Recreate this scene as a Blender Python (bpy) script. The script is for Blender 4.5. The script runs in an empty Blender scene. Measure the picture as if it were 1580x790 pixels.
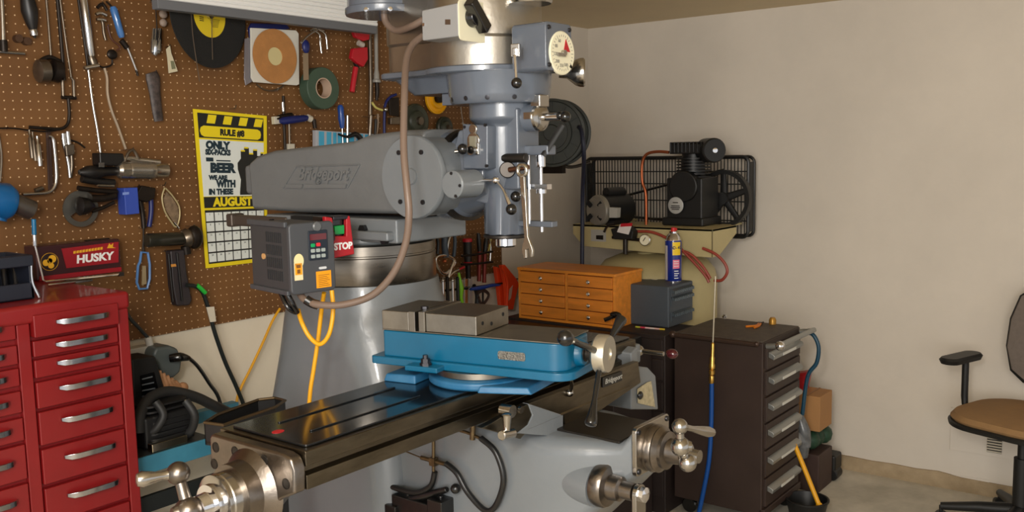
import bpy, bmesh, math, random
from mathutils import Vector, Matrix, Quaternion
random.seed(7)
PI = math.pi
SC = bpy.context.scene
COL = SC.collection
V = Vector
# ------------------------------------------------------------------ camera
IW, IH, FPX = 1580.0, 790.0, 1440.0
TH, PITCH, ROLL = math.radians(37.8), math.atan(165/1440.), math.radians(1.2)
CAM = V((-4.51, -2.92, 1.6))
_fh = V((math.cos(TH), math.sin(TH), 0)); _rh = V((math.sin(TH), -math.cos(TH), 0)); _u = V((0, 0, 1))
CF = _fh*math.cos(PITCH) - _u*math.sin(PITCH)
_up = _fh*math.sin(PITCH) + _u*math.cos(PITCH)
CR = _rh*math.cos(ROLL) - _up*math.sin(ROLL)
CU = _up*math.cos(ROLL) + _rh*math.sin(ROLL)
cam_data = bpy.data.cameras.new('camera'); cam = bpy.data.objects.new('camera', cam_data); COL.objects.link(cam)
cam_data.sensor_width = 36; cam_data.lens = 36*FPX/IW; cam_data.clip_start = .05; cam_data.clip_end = 60
cam.matrix_world = Matrix(((CR.x, CU.x, -CF.x, CAM.x), (CR.y, CU.y, -CF.y, CAM.y), (CR.z, CU.z, -CF.z, CAM.z), (0, 0, 0, 1)))
SC.camera = cam

def P(px, py, x=None, y=None, z=None, d=None):
    """the world point a picture position shows, on the plane x=, y= or z="""
    r = CF + CR*((px-IW/2)/FPX) - CU*((py-IH/2)/FPX)
    if x is not None: return CAM + r*((x-CAM.x)/r.x)
    if y is not None: return CAM + r*((y-CAM.y)/r.y)
    if z is not None: return CAM + r*((z-CAM.z)/r.z)
    return CAM + r*d

# ------------------------------------------------------------------ materials
def lin(c):
    return tuple(((v/255)/12.92 if v/255 <= .04045 else ((v/255+.055)/1.055)**2.4) for v in c)
_M = {}
def mat(name, rgb, rough=.5, metal=0., var=0., vscale=8., bump=0., bscale=40., coat=0., rgb2=None, stretch=None, emit=0., alpha=None, trans=0.):
    if name in _M: return _M[name]
    m = bpy.data.materials.new(name); m.use_nodes = True
    nt = m.node_tree; N = nt.nodes; L = nt.links; b = N['Principled BSDF']
    c = lin(rgb); b.inputs['Base Color'].default_value = (*c, 1)
    b.inputs['Roughness'].default_value = rough; b.inputs['Metallic'].default_value = metal
    b.inputs['Coat Weight'].default_value = coat; b.inputs['Coat Roughness'].default_value = .08
    if trans: b.inputs['Transmission Weight'].default_value = trans
    if emit:
        b.inputs['Emission Color'].default_value = (*c, 1); b.inputs['Emission Strength'].default_value = emit
    if var or bump:
        tc = N.new('ShaderNodeTexCoord'); mp = N.new('ShaderNodeMapping'); L.new(tc.outputs['Object'], mp.inputs['Vector'])
        if stretch: mp.inputs['Scale'].default_value = stretch
    if var:
        n = N.new('ShaderNodeTexNoise'); n.inputs['Scale'].default_value = vscale; n.inputs['Detail'].default_value = 5; n.inputs['Roughness'].default_value = .65
        L.new(mp.outputs[0], n.inputs['Vector'])
        r = N.new('ShaderNodeValToRGB'); r.color_ramp.elements[0].position = .3; r.color_ramp.elements[1].position = .7
        c2 = lin(rgb2) if rgb2 else tuple(min(1, v*(1+var)) for v in c)
        c1 = c if rgb2 else tuple(v*(1-var) for v in c)
        r.color_ramp.elements[0].color = (*c1, 1); r.color_ramp.elements[1].color = (*c2, 1)
        L.new(n.outputs['Fac'], r.inputs[0]); L.new(r.outputs[0], b.inputs['Base Color'])
        mr = N.new('ShaderNodeMapRange'); mr.inputs[3].default_value = max(.03, rough*.85); mr.inputs[4].default_value = min(1, rough*1.2)
        L.new(n.outputs['Fac'], mr.inputs[0]); L.new(mr.outputs[0], b.inputs['Roughness'])
    if bump:
        n2 = N.new('ShaderNodeTexNoise'); n2.inputs['Scale'].default_value = bscale; n2.inputs['Detail'].default_value = 4
        L.new(mp.outputs[0], n2.inputs['Vector'])
        bp = N.new('ShaderNodeBump'); bp.inputs['Strength'].default_value = bump; bp.inputs['Distance'].default_value = .01
        L.new(n2.outputs['Fac'], bp.inputs['Height']); L.new(bp.outputs[0], b.inputs['Normal'])
    _M[name] = m
    return m

# ------------------------------------------------------------------ mesh builder
def frame(o, ex, ey=None, ez=None):
    """matrix with origin o and the given axes (columns)"""
    ex = V(ex).normalized()
    if ez is None: ez = ex.cross(V(ey)).normalized()
    ez = V(ez).normalized()
    ey = ez.cross(ex).normalized()
    return Matrix(((ex.x, ey.x, ez.x, o[0]), (ex.y, ey.y, ez.y, o[1]), (ex.z, ey.z, ez.z, o[2]), (0, 0, 0, 1)))
def zframe(o, d):
    """frame at o with its z along d"""
    d = V(d).normalized(); a = V((0, 0, 1)) if abs(d.z) < .9 else V((1, 0, 0))
    ex = a.cross(d).normalized(); return frame(o, ex, ez=d)
I4 = Matrix.Identity(4)
class MB:
    def __init__(s, M=None): s.b = bmesh.new(); s.M = M or I4.copy()
    def _v(s, p): return s.b.verts.new(s.M @ V(p))
    def box(s, c, size, R=None):
        x, y, z = size[0]/2, size[1]/2, size[2]/2; R = R or I4; c = V(c)
        vs = [s._v(c + (R.to_3x3() @ V((a*x, b*y, d*z)))) for a in (-1, 1) for b in (-1, 1) for d in (-1, 1)]
        for f in ((0, 1, 3, 2), (4, 6, 7, 5), (0, 4, 5, 1), (2, 3, 7, 6), (0, 2, 6, 4), (1, 5, 7, 3)):
            s.b.faces.new([vs[i] for i in f])
        return s
    def bb(s, x0, x1, y0, y1, z0, z1):
        return s.box(((x0+x1)/2, (y0+y1)/2, (z0+z1)/2), (abs(x1-x0), abs(y1-y0), abs(z1-z0)))
    def lathe(s, prof, o=(0, 0, 0), d=(0, 0, 1), seg=32, cap=True, sx=1., ex=None):
        """profile [(r, h)] turned about the axis d at o"""
        F = zframe(o, d) if ex is None else frame(o, ex, ez=d)
        rings = []
        for r, h in prof:
            if r < 1e-6: rings.append([s._v(F @ V((0, 0, h)))])
            else: rings.append([s._v(F @ V((r*sx*math.cos(2*PI*k/seg), r*math.sin(2*PI*k/seg), h))) for k in range(seg)])
        for a, b in zip(rings, rings[1:]):
            if len(a) == 1 and len(b) == 1: continue
            for k in range(seg):
                q = (k+1) % seg
                if len(a) == 1: s.b.faces.new((a[0], b[q], b[k]))
                elif len(b) == 1: s.b.faces.new((a[k], a[q], b[0]))
                else: s.b.faces.new((a[k], a[q], b[q], b[k]))
        if cap:
            for r in (rings[0], rings[-1]):
                if len(r) > 2: s.b.faces.new(r)
        return s
    def cyl(s, p0, p1, r0, r1=None, seg=24, ch=0.):
        p0, p1 = V(p0), V(p1); L = (p1-p0).length; r1 = r0 if r1 is None else r1
        pr = [(r0, 0), (r1, L)] if not ch else [(r0-ch, 0), (r0, ch), (r1, L-ch), (r1-ch, L)]
        return s.lathe(pr, p0, p1-p0, seg)
    def ball(s, c, r, seg=20, sc=(1, 1, 1), F=None):
        F = (F.to_3x3() if F else Matrix.Identity(3)); c = V(c); n = seg//2; rings = []
        for i in range(n+1):
            t = PI*i/n
            if i in (0, n): rings.append([s._v(c + F @ V((0, 0, r*sc[2]*math.cos(t))))])
            else: rings.append([s._v(c + F @ V((r*sc[0]*math.sin(t)*math.cos(2*PI*k/seg), r*sc[1]*math.sin(t)*math.sin(2*PI*k/seg), r*sc[2]*math.cos(t)))) for k in range(seg)])
        for a, b in zip(rings, rings[1:]):
            for k in range(seg):
                q = (k+1) % seg
                if len(a) == 1: s.b.faces.new((a[0], b[k], b[q]))
                elif len(b) == 1: s.b.faces.new((a[k], b[0], a[q]))
                else: s.b.faces.new((a[k], b[k], b[q], a[q]))
        return s
    def tube(s, pts, r, seg=10, sm=True, steps=6, closed=False, flat=None):
        pts = [V(p) for p in pts]; rr = r if isinstance(r, (list, tuple)) else [r]*len(pts)
        if sm and len(pts) > 2:
            P2, R2 = [], []
            n = len(pts)
            for i in range(n if closed else n-1):
                g = lambda k: pts[k % n] if closed else pts[max(0, min(n-1, k))]
                a, b, c, d = g(i-1), g(i), g(i+1), g(i+2)
                for t in range(steps):
                    u = t/steps
                    P2.append(.5*((2*b)+(c-a)*u+(2*a-5*b+4*c-d)*u*u+(3*b-a-3*c+d)*u**3)); R2.append(rr[i]*(1-u)+rr[(i+1) % n]*u)
            if not closed: P2.append(pts[-1]); R2.append(rr[-1])
            pts, rr = P2, R2
        n = len(pts); T = []
        for i in range(n):
            a, b = (pts[i-1], pts[(i+1) % n]) if closed else (pts[max(0, i-1)], pts[min(n-1, i+1)])
            t = (b-a); T.append(t.normalized() if t.length > 1e-9 else V((0, 0, 1)))
        nrm = T[0].orthogonal().normalized(); rings = []
        if flat is not None:
            nrm = (V(flat[1]) - T[0]*V(flat[1]).dot(T[0])).normalized()
        for i in range(n):
            if i: nrm = (T[i-1].rotation_difference(T[i])) @ nrm
            bi = T[i].cross(nrm).normalized(); k2 = flat[0] if flat else 1.
            rings.append([s._v(pts[i]+nrm*(rr[i]*k2*math.cos(2*PI*k/seg))+bi*(rr[i]*math.sin(2*PI*k/seg))) for k in range(seg)])
        prs = list(zip(rings, rings[1:])) + ([(rings[-1], rings[0])] if closed else [])
        for a, b in prs:
            for k in range(seg):
                q = (k+1) % seg; s.b.faces.new((a[k], a[q], b[q], b[k]))
        if not closed: s.b.faces.new(rings[0][::-1]); s.b.faces.new(rings[-1])
        return s
    def prism(s, poly, h0, h1, F=None, taper=1.):
        """polygon [(u,v)] in the frame F, from height h0 to h1"""
        F = F or I4
        cx = sum(p[0] for p in poly)/len(poly); cy = sum(p[1] for p in poly)/len(poly)
        a = [s._v(F @ V((p[0], p[1], h0))) for p in poly]
        b = [s._v(F @ V((cx+(p[0]-cx)*taper, cy+(p[1]-cy)*taper, h1))) for p in poly]
        s.b.faces.new(a[::-1]); s.b.faces.new(b)
        n = len(poly)
        for k in range(n): q = (k+1) % n; s.b.faces.new((a[k], a[q], b[q], b[k]))
        return s
    def solid(s, pts, off):
        """closed outline of world points pushed along off to give it thickness"""
        off = V(off); a = [s._v(V(p)) for p in pts]; b = [s._v(V(p)+off) for p in pts]; n = len(pts)
        s.b.faces.new(a[::-1]); s.b.faces.new(b)
        for k in range(n): q = (k+1) % n; s.b.faces.new((a[k], a[q], b[q], b[k]))
        return s
    def loft(s, secs):
        rings = [[s._v(p) for p in sec] for sec in secs]; n = len(rings[0])
        for a, b in zip(rings, rings[1:]):
            for k in range(n): q = (k+1) % n; s.b.faces.new((a[k], a[q], b[q], b[k]))
        s.b.faces.new(rings[0][::-1]); s.b.faces.new(rings[-1]); return s
    def ring(s, c, R, r, d=(0, 0, 1), seg=40, s2=10, sx=1.):
        F = zframe(c, d)
        return s.tube([F @ V((R*sx*math.cos(2*PI*k/seg), R*math.sin(2*PI*k/seg), 0)) for k in range(seg)], r, s2, sm=False, closed=True)
    def text(s, txt, F, size, ext=.0006, shear=0., bold=0., sx=1., align='CENTER'):
        cu = bpy.data.curves.new('txt', 'FONT'); cu.body = txt; cu.size = size; cu.extrude = ext; cu.shear = shear; cu.offset = bold
        cu.align_x = align; cu.align_y = 'CENTER'; cu.resolution_u = 3
        ob = bpy.data.objects.new('txt', cu); COL.objects.link(ob)
        dg = bpy.context.evaluated_depsgraph_get(); me = bpy.data.meshes.new_from_object(ob.evaluated_get(dg))
        mm = s.M @ F @ Matrix.Diagonal((sx, 1, 1, 1))
        vs = [s.b.verts.new(mm @ v.co) for v in me.vertices]
        for p in me.polygons:
            try: s.b.faces.new([vs[i] for i in p.vertices])
            except ValueError: pass
        bpy.data.objects.remove(ob); bpy.data.curves.remove(cu); bpy.data.meshes.remove(me); return s
    def build(s, name, m, parent=None, bevel=0., sharp=38., seg=2, label=None):
        b = s.b
        bmesh.ops.recalc_face_normals(b, faces=b.faces)
        for f in b.faces: f.smooth = True
        for e in b.edges:
            if len(e.link_faces) == 2 and e.calc_face_angle(0) > math.radians(sharp): e.smooth = False
        me = bpy.data.meshes.new(name)
        ob = bpy.data.objects.new(name, me)
        if parent is not None:
            R = ROOTS.get(parent.name, I4)
            b.transform(R.inverted()); ob.parent = parent; ROOTS[ob.name] = R
        else:
            lo = V((min(v.co.x for v in b.verts), min(v.co.y for v in b.verts), min(v.co.z for v in b.verts)))
            hi = V((max(v.co.x for v in b.verts), max(v.co.y for v in b.verts), max(v.co.z for v in b.verts)))
            o = V(((lo.x+hi.x)/2, (lo.y+hi.y)/2, lo.z)); b.transform(Matrix.Translation(-o)); ob.location = o
            ROOTS[ob.name] = Matrix.Translation(o)
        b.to_mesh(me); b.free(); me.materials.append(m); COL.objects.link(ob)
        if bevel:
            md = ob.modifiers.new('bevel', 'BEVEL'); md.width = bevel; md.segments = seg; md.limit_method = 'ANGLE'; md.angle_limit = math.radians(40); md.harden_normals = True
        if label: ob['label'] = label
        return ob
def split(mb, name, m, parent=None, bevel=0., sharp=38.):
    """each loose piece of the builder becomes an object of its own"""
    b = mb.b; b.verts.index_update(); seen = set(); out = []
    for v0 in b.verts:
        if v0.index in seen: continue
        st, isl = [v0], []; seen.add(v0.index)
        while st:
            v = st.pop(); isl.append(v)
            for e in v.link_edges:
                o = e.other_vert(v)
                if o.index not in seen: seen.add(o.index); st.append(o)
        n = MB(); mp = {v: n.b.verts.new(v.co) for v in isl}
        for f in {f for v in isl for f in v.link_faces}: n.b.faces.new([mp[v] for v in f.verts])
        out.append(n.build(name, m, parent, bevel, sharp))
    b.free(); return out
ROOTS = {}
def tag(o, label, cat, group=None, kind=None):
    if label: o['label'] = label
    if cat: o['category'] = cat
    if group: o['group'] = group
    if kind: o['kind'] = kind
    return o
def thing(name, label, cat, loc, group=None, rot=None):
    o = bpy.data.objects.new(name, None); COL.objects.link(o); o.location = loc; o.empty_display_size = .05
    R = Matrix.Translation(V(loc))
    if rot is not None: o.rotation_euler = (0, 0, rot); R = R @ Matrix.Rotation(rot, 4, 'Z')
    ROOTS[o.name] = R
    return tag(o, label, cat, group)
def kids(o): return [c for c in bpy.data.objects if c.parent == o]
def copy_tree(o, parent=None):
    c = o.copy(); COL.objects.link(c); c.parent = parent
    for k in kids(o): copy_tree(k, c)
    return c
def struct(name, mb, m, bevel=0.):
    return tag(mb.build(name, m, None, bevel), None, None, kind='structure')
# ------------------------------------------------------------------ view, light
SC.view_settings.view_transform = 'Standard'; SC.view_settings.look = 'None'; SC.view_settings.gamma = 1
SC.view_settings.use_curve_mapping = False; SC.view_settings.exposure = 0.42
w = bpy.data.worlds.new('room_ambience'); SC.world = w; w.use_nodes = True
bg = w.node_tree.nodes['Background']; bg.inputs[0].default_value = (*lin((232, 232, 232)), 1); bg.inputs[1].default_value = .80
def area(name, loc, target, size, power, col=(255, 250, 243), sy=None):
    l = bpy.data.lights.new(name, 'AREA'); l.energy = power; l.color = lin(col); l.size = size
    if sy: l.shape = 'RECTANGLE'; l.size_y = sy
    o = bpy.data.objects.new(name, l); COL.objects.link(o); o.location = loc
    o.rotation_euler = (V(target)-V(loc)).to_track_quat('-Z', 'Y').to_euler(); return o
area('flash_lamp', CAM - CR*.30 + CU*.32 - CF*.15, (-1.6, -.9, 1.1), .22, 17)
area('overhead_fill', (-4.6, -2.6, 2.24), (-2.0, -1.2, .9), 1.3, 14, sy=.35)  # added overhead panel, there to put long highlights on the metal
area('rear_fill', (-6.2, -3.6, 1.7), (-.2, -1.6, 1.1), 2.2, 80, (255, 250, 242), sy=1.8)  # added unseen fill panel behind the camera, brightens the right wall
# ------------------------------------------------------------------ materials
m_peg = mat('pegboard', (104, 66, 30), .62)
def peg_nodes(m):
    nt = m.node_tree; N = nt.nodes; L = nt.links; b = N['Principled BSDF']
    tc = N.new('ShaderNodeTexCoord'); sp = N.new('ShaderNodeSeparateXYZ'); L.new(tc.outputs['Object'], sp.inputs[0])
    def mth(op, a, v=None, w=None):
        n = N.new('ShaderNodeMath'); n.operation = op
        for i, q in enumerate((a, v, w)):
            if q is None: continue
            if isinstance(q, (int, float)): n.inputs[i].default_value = q
            else: L.new(q, n.inputs[i])
        return n.outputs[0]
    fx = mth('SUBTRACT', mth('FRACT', mth('DIVIDE', mth('SUBTRACT', sp.outputs[0], .0036), .0254)), .5)
    fz = mth('SUBTRACT', mth('FRACT', mth('ADD', mth('DIVIDE', sp.outputs[2], .0254), .38)), .5)
    d = mth('SQRT', mth('ADD', mth('MULTIPLY', fx, fx), mth('MULTIPLY', fz, fz)))
    hole = mth('LESS_THAN', d, .085)
    n = N.new('ShaderNodeTexNoise'); n.inputs['Scale'].default_value = 3.2; n.inputs['Detail'].default_value = 6; L.new(tc.outputs['Object'], n.inputs['Vector'])
    r = N.new('ShaderNodeValToRGB'); r.color_ramp.elements[0].position = .3; r.color_ramp.elements[1].position = .72
    r.color_ramp.elements[0].color = (*lin((100, 65, 30)), 1); r.color_ramp.elements[1].color = (*lin((124, 84, 42)), 1)
    L.new(n.outputs['Fac'], r.inputs[0])
    mx = N.new('ShaderNodeMix'); mx.data_type = 'RGBA'; L.new(hole, mx.inputs['Factor']); L.new(r.outputs[0], mx.inputs['A']); mx.inputs['B'].default_value = (*lin((222, 188, 146)), 1)
    L.new(mx.outputs['Result'], b.inputs['Base Color'])
    # drips and stains with a shape of their own
peg_nodes(m_peg)
m_wall = mat('painted_wall', (214, 205, 192), .8, var=.06, vscale=1.6, bump=.12, bscale=22)
m_wall_low = mat('white_wall', (226, 216, 196), .75, var=.04, vscale=3, bump=.1, bscale=25)
m_ceil = mat('ceiling_paint', (214, 196, 162), .9, var=.05, vscale=2, bump=.25, bscale=18)
m_floor = mat('concrete_floor', (172, 165, 150), .75, var=.4, vscale=3.5, bump=.2, bscale=12, rgb2=(218, 210, 194))
m_curb = mat('bare_curb', (150, 130, 100), .85, var=.3, vscale=9, bump=.5, bscale=30, rgb2=(176, 156, 126))
# ------------------------------------------------------------------ room shell
H = 2.262
struct('floor', MB().bb(-6.5, .15, -6, .15, -.1, 0), m_floor)
struct('ceiling', MB().bb(-6.5, .15, -6, .15, H, H+.1), m_ceil)
struct('wall_left', MB().bb(-6.5, .12, .012, .12, 0, H), m_wall_low)
struct('wall_right', MB().bb(0, .12, -6, .012, 0, H), m_wall)
# baseboard like bare concrete curb under the right wall, its top edge chipped
cb = MB(); ys = [-5.9+.1*k for k in range(60)]; random.seed(3)
pts = [(-5.95, 0.0)]+[(y, .068+random.uniform(-.006, .007)) for y in ys]+[(-.01, .07), (-.01, 0.)]
cb.prism(pts, -.012, .001, frame((0, 0, 0), (0, 1, 0), (0, 0, 1)))
struct('baseboard_right', cb, m_curb)
pb = MB().bb(-5.2, -.83, 0, .011, .985, 2.255)
o = tag(pb.build('perforated_board', m_peg, None), 'large brown perforated pegboard screwed to the left wall behind the tools', 'pegboard')
# upper left wall right of the pegboard is the cream paint
struct('trim_1', MB().bb(-.83, 0, .004, .012, .0, H), m_wall)
# access patch and vent on the right wall
pa = MB(); pt = [P(1336, 713, x=0), P(1526, 740, x=0), P(1526, 765, x=0), P(1336, 738, x=0)]
pa.solid([V((-.001, p.y, p.z)) for p in pt], (-.003, 0, 0)); tag(pa.build('wall_patch', m_wall, None, .0005), 'long low painted patch strip at the foot of the bare right wall', 'wall patch')
a, b2 = P(1468, 628, x=0), P(1640, 722, x=0)
t = thing('wall_hatch', 'square painted access panel with a small dark louvre behind the office chair', 'panel', (0, a.y, b2.z))
MB().bb(-.006, -.0005, a.y, b2.y, b2.z, a.z).build('panel_plate', m_wall, t, .001)
lv = MB(); v0, v1 = P(1524, 672, x=0), P(1546, 700, x=0)
lv.bb(-.009, -.006, v0.y, v1.y, v1.z, v0.z)
lvm = mat('louvre_dark', (40, 38, 34), .6)
ln = lv.build('louvre', lvm, t)
sl = MB()
for k in range(6):
    z = v1.z+(v0.z-v1.z)*(k+.5)/6; sl.box((-.012, (v0.y+v1.y)/2, z), (.006, abs(v1.y-v0.y), .006))
sl.build('slat', mat('louvre_slat', (200, 190, 170), .5), ln)
# ================================================================== vertical milling machine
SX, SY = -2.64, -1.45           # spindle axis
g_paint = mat('machine_grey', (112, 117, 121), .32, var=.05, vscale=5, coat=.25, bump=.04, bscale=60)
g_ram = mat('ram_grey', (104, 106, 107), .45, var=.07, vscale=6, bump=.1, bscale=45)
g_blue = mat('head_grey_blue', (90, 97, 108), .25, var=.05, vscale=7, coat=.4, bump=.03, bscale=60)
g_pol = mat('polished_casting', (176, 170, 160), .36, 1., var=.1, vscale=5, bump=.05, bscale=90)
g_steel = mat('bare_steel', (106, 98, 84), .3, 1., var=.28, vscale=7, bump=.03, bscale=80, stretch=(1, 4, 4))
g_ring = mat('turned_ring', (128, 122, 114), .28, 1., var=.2, vscale=6, stretch=(1, 1, 6))
g_cast = mat('worn_castsurface', (126, 118, 110), .3, 1., var=.22, vscale=9, bump=.1, bscale=50)
g_chr = mat('chrome', (225, 225, 228), .1, 1.)
g_satin = mat('satin_chrome', (178, 174, 168), .2, 1.)
g_blk = mat('black_plastic', (14, 14, 15), .22, coat=.5)
g_dk = mat('dark_steel', (58, 54, 50), .35, .8, var=.2, vscale=12)
g_dark = mat('dark_void', (10, 10, 10), .8)
g_red = mat('red_paint', (176, 24, 36), .4)
g_cream = mat('cream_plate', (226, 220, 192), .4)
g_bolt = mat('bolt_dark', (62, 62, 66), .35, .8)
g_brown = mat('brown_steel', (120, 84, 66), .3, .9)
mill = thing('milling_machine', 'large grey vertical milling machine with long table, blue vise on it and polished belt housing', 'milling machine', (SX, -.95, 0))

def rrect(w, h, r, n=5):
    o = []
    for cx, cy, a0 in ((w/2-r, h/2-r, 0), (-w/2+r, h/2-r, 90), (-w/2+r, -h/2+r, 180), (w/2-r, -h/2+r, 270)):
        for k in range(n+1):
            a = math.radians(a0+90*k/n); o.append((cx+r*math.cos(a), cy+r*math.sin(a)))
    return o
def rsec(x, y, z, w, d, r, n=5):       # rounded horizontal section, centre x,y
    return [(x+a, y+b, z) for a, b in rrect(w, d, r, n)]
# ---- base and column
b = MB(); b.loft([rsec(SX, -1.05, 0, .62, 1.25, .06), rsec(SX, -1.05, .10, .62, 1.25, .06), rsec(SX, -1.0, .15, .5, 1.0, .08)]); b.build('base', g_paint, mill, .008)
b = MB()
b.loft([rsec(SX, -.95, .12, .46, .62, .07, 8), rsec(SX, -.95, .50, .45, .58, .07, 8), rsec(SX, -.95, .88, .43, .52, .08, 8), rsec(SX, -.945, 1.02, .415, .475, .11, 8), rsec(SX, -.93, 1.14, .415, .435, .15, 8), rsec(SX, -.925, 1.20, .42, .43, .195, 8), rsec(SX, -.925, 1.238, .425, .425, .21, 8)])
b.build('column', g_paint, mill, 0)
b = MB().bb(SX-.16, SX+.16, -1.30, -1.20, .12, .99); b.build('column_way', g_steel, mill, .004)
# turret
b = MB(); b.lathe([(.206, 1.236), (.208, 1.24), (.208, 1.312), (.205, 1.314), (.205, 1.318), (.208, 1.32), (.208, 1.345), (.2, 1.35)], (SX, -.925, 0), seg=72)
b.build('turret_ring', g_ring, mill)
b = MB(); b.lathe([(.19, 1.349), (.195, 1.352), (.195, 1.372), (.17, 1.378)], (SX, -.925, 0), seg=64)
b.bb(SX-.14, SX+.14, -1.20, -.66, 1.36, 1.424); b.bb(SX-.165, SX-.135, -1.19, -.74, 1.368, 1.392)
tu = b.build('turret', g_paint, mill, .006)
b = MB()
for y, z in ((-1.08, 1.395), (-1.16, 1.37), (-.86, 1.38), (-.70, 1.40)):
    b.lathe([(.013, 0), (.013, .012), (.0, .012)], (SX-.14, y, z), (-1, 0, 0), 6)
split(b, 'bolt', g_bolt, tu)
b = MB().bb(SX-.152, SX-.138, -.90, -.79, 1.395, 1.424); b.build('clamp_slot', g_dark, tu)
b = MB(); b.bb(SX-.146, SX-.12, -.76, -.50, 1.385, 1.418); b.box((SX-.13, -.50, 1.402), (.05, .03, .04)); b.build('ram_pinion_guard', mat('guard_brown', (92, 82, 74), .4, .5), mill, .006)
# ---- ram : side profile (y, z) swept across x with a slight draft
prof = [(-.565, 1.432), (-.56, 1.575), (-.60, 1.597), (-.68, 1.612), (-.86, 1.622), (-1.02, 1.632), (-1.08, 1.648), (-1.20, 1.655), (-1.29, 1.655), (-1.29, 1.436), (-.8, 1.428)]
def ramsec(x, k):
    cy, cz = -.85, 1.53
    return [(x, cy+(y-cy)*(1-(k*.012)), cz+(z-cz)*(1-k*.09)) for y, z in prof]
b = MB(); b.loft([ramsec(SX-.118, 1.3), ramsec(SX-.108, .35), ramsec(SX-.08, 0), ramsec(SX+.08, 0), ramsec(SX+.108, .35), ramsec(SX+.118, 1.3)])
ram = b.build('ram', g_ram, mill, .006, sharp=50)
b = MB(); b.bb(SX-.09, SX+.06, -.575, -.50, 1.478, 1.568); b.build('ram_rear_block', g_ram, ram, .012)
# raised script nameplate cast on the ram side
F = frame((SX-.1195, 0, 0), (0, -1, 0), (0, 0, 1))       # u along -y, v up, out -x
def ramuv(px, py): p = P(px, py, x=SX-.1195); return (-p.y, p.z)
b = MB()
cs = [ramuv(437, 290), ramuv(457, 257), ramuv(555, 254), ramuv(536, 290)]
for a, c in ((cs[0], cs[1]), (cs[1], cs[2]), (cs[2], cs[3])):
    b.tube([F @ V((a[0], a[1], .0)), F @ V((c[0], c[1], .0))], .0022, 6, sm=False)
u0, v0 = ramuv(441, 288); u1, v1 = ramuv(534, 288)
b.prism([(u0, v0-.004), (u0+.073, v0-.004), (u0+.078, v0+.007), (u0+.003, v0+.007)], -.002, .0035, F)
b.prism([(u0+.085, v0-.004), (u1, v1-.004), (u1+.004, v1+.007), (u0+.088, v0+.007)], -.002, .0035, F)
b.build('raised_border', g_ram, ram, 0)
tc = ramuv(496, 272)
b = MB(); b.text('Bridgeport', F @ Matrix.Translation((tc[0]+.004, tc[1]+.006, .0012)), .052, .0026, .45, .0012, .93)
b.build('raised_script', g_ram, ram)
# ---- ram adapter knuckle, its bolted disc and clamp cylinder
AZ = 1.535
b = MB(); b.lathe([(.0, -.155), (.092, -.155), (.1, -.148), (.1, .14), (.0, .14)], (SX, -1.285, AZ), (1, 0, 0), 48)
kn = b.build('knuckle', g_paint, mill)
b = MB(); b.lathe([(.0, 0), (.103, 0), (.106, .004), (.106, .014), (.1, .014)], (SX-.168, -1.285, AZ), (1, 0, 0), 56); b.build('knuckle_disc', g_paint, kn)
b = MB()
for a in (58, 122, 238, 302):
    c = (SX-.170, -1.285-.073*math.cos(math.radians(a)), AZ+.073*math.sin(math.radians(a)))
    b.lathe([(.0, -.002), (.006, -.002), (.006, .004), (.0, .004)], c, (1, 0, 0), 16)
split(b, 'bolt', g_bolt, kn)
b = MB(); b.lathe([(.0, -.006), (.019, -.006), (.021, -.003), (.021, .004)], (SX-.168, -1.285, AZ+.002), (1, 0, 0), 28); b.build('disc_hub', g_paint, kn)
b = MB(); b.lathe([(.1, 0), (.116, .012), (.118, .05), (.112, .085), (.09, .11)], (SX, -1.25, AZ), (0, -1, 0), 56); b.build('adapter_neck', g_blue, mill)
b = MB(); b.lathe([(.1195, 0), (.1195, .022), (.115, .022)], (SX, -1.315, AZ), (0, -1, 0), 56); b.build('degree_ring', g_dk, mill)
b = MB(); c0 = P(697, 285, x=SX-.19)
b.cyl((SX-.19, c0.y, c0.z), (SX-.105, c0.y, c0.z), .034, ch=.003); cl = b.build('clamp_boss', g_paint, mill)
b = MB(); [b.lathe([(.004, -.001), (.004, .002)], (SX-.191, c0.y+dy, c0.z+dz), (1, 0, 0), 10) for dy, dz in ((0, .027), (-.012, -.027), (-.026, -.002))]; split(b, 'set_screw', g_bolt, cl)
# ---- quill head
hd = MB()
hd.lathe([(.0, 1.383), (.051, 1.383), (.054, 1.388), (.054, 1.50), (.062, 1.53), (.066, 1.56), (.066, 1.66), (.085, 1.675), (.085, 1.722), (.0, 1.722)], (SX, SY, 0), seg=48)
hd.loft([[(SX-.062, -1.33, 1.48), (SX+.062, -1.33, 1.48), (SX+.05, -1.45, 1.46), (SX-.05, -1.45, 1.46)], [(SX-.075, -1.33, 1.56), (SX+.075, -1.33, 1.56), (SX+.055, -1.47, 1.56), (SX-.055, -1.47, 1.56)], [(SX-.07, -1.36, 1.65), (SX+.07, -1.36, 1.65), (SX+.05, -1.48, 1.66), (SX-.05, -1.48, 1.66)]])
hd.bb(SX-.045, SX+.045, -1.53, -1.43, 1.50, 1.70)
hd.cyl((SX, -1.44, AZ), (SX, -1.33, AZ), .07, .108, 40)
head = hd.build('quill_head', g_blue, mill, .008, sharp=50)
b = MB(); b.lathe([(.053, 1.376), (.056, 1.378), (.056, 1.384), (.053, 1.386)], (SX, SY, 0), seg=48); b.build('quill_collar', g_dk, mill)
b = MB(); b.lathe([(.0, 1.352), (.023, 1.352), (.027, 1.356), (.027, 1.377), (.03, 1.378)], (SX, SY, 0), seg=40); b.lathe([(.0, 1.3515), (.012, 1.3515), (.012, 1.3525)], (SX, SY, 0), seg=24); b.build('spindle_nose', g_chr, mill)
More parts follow.
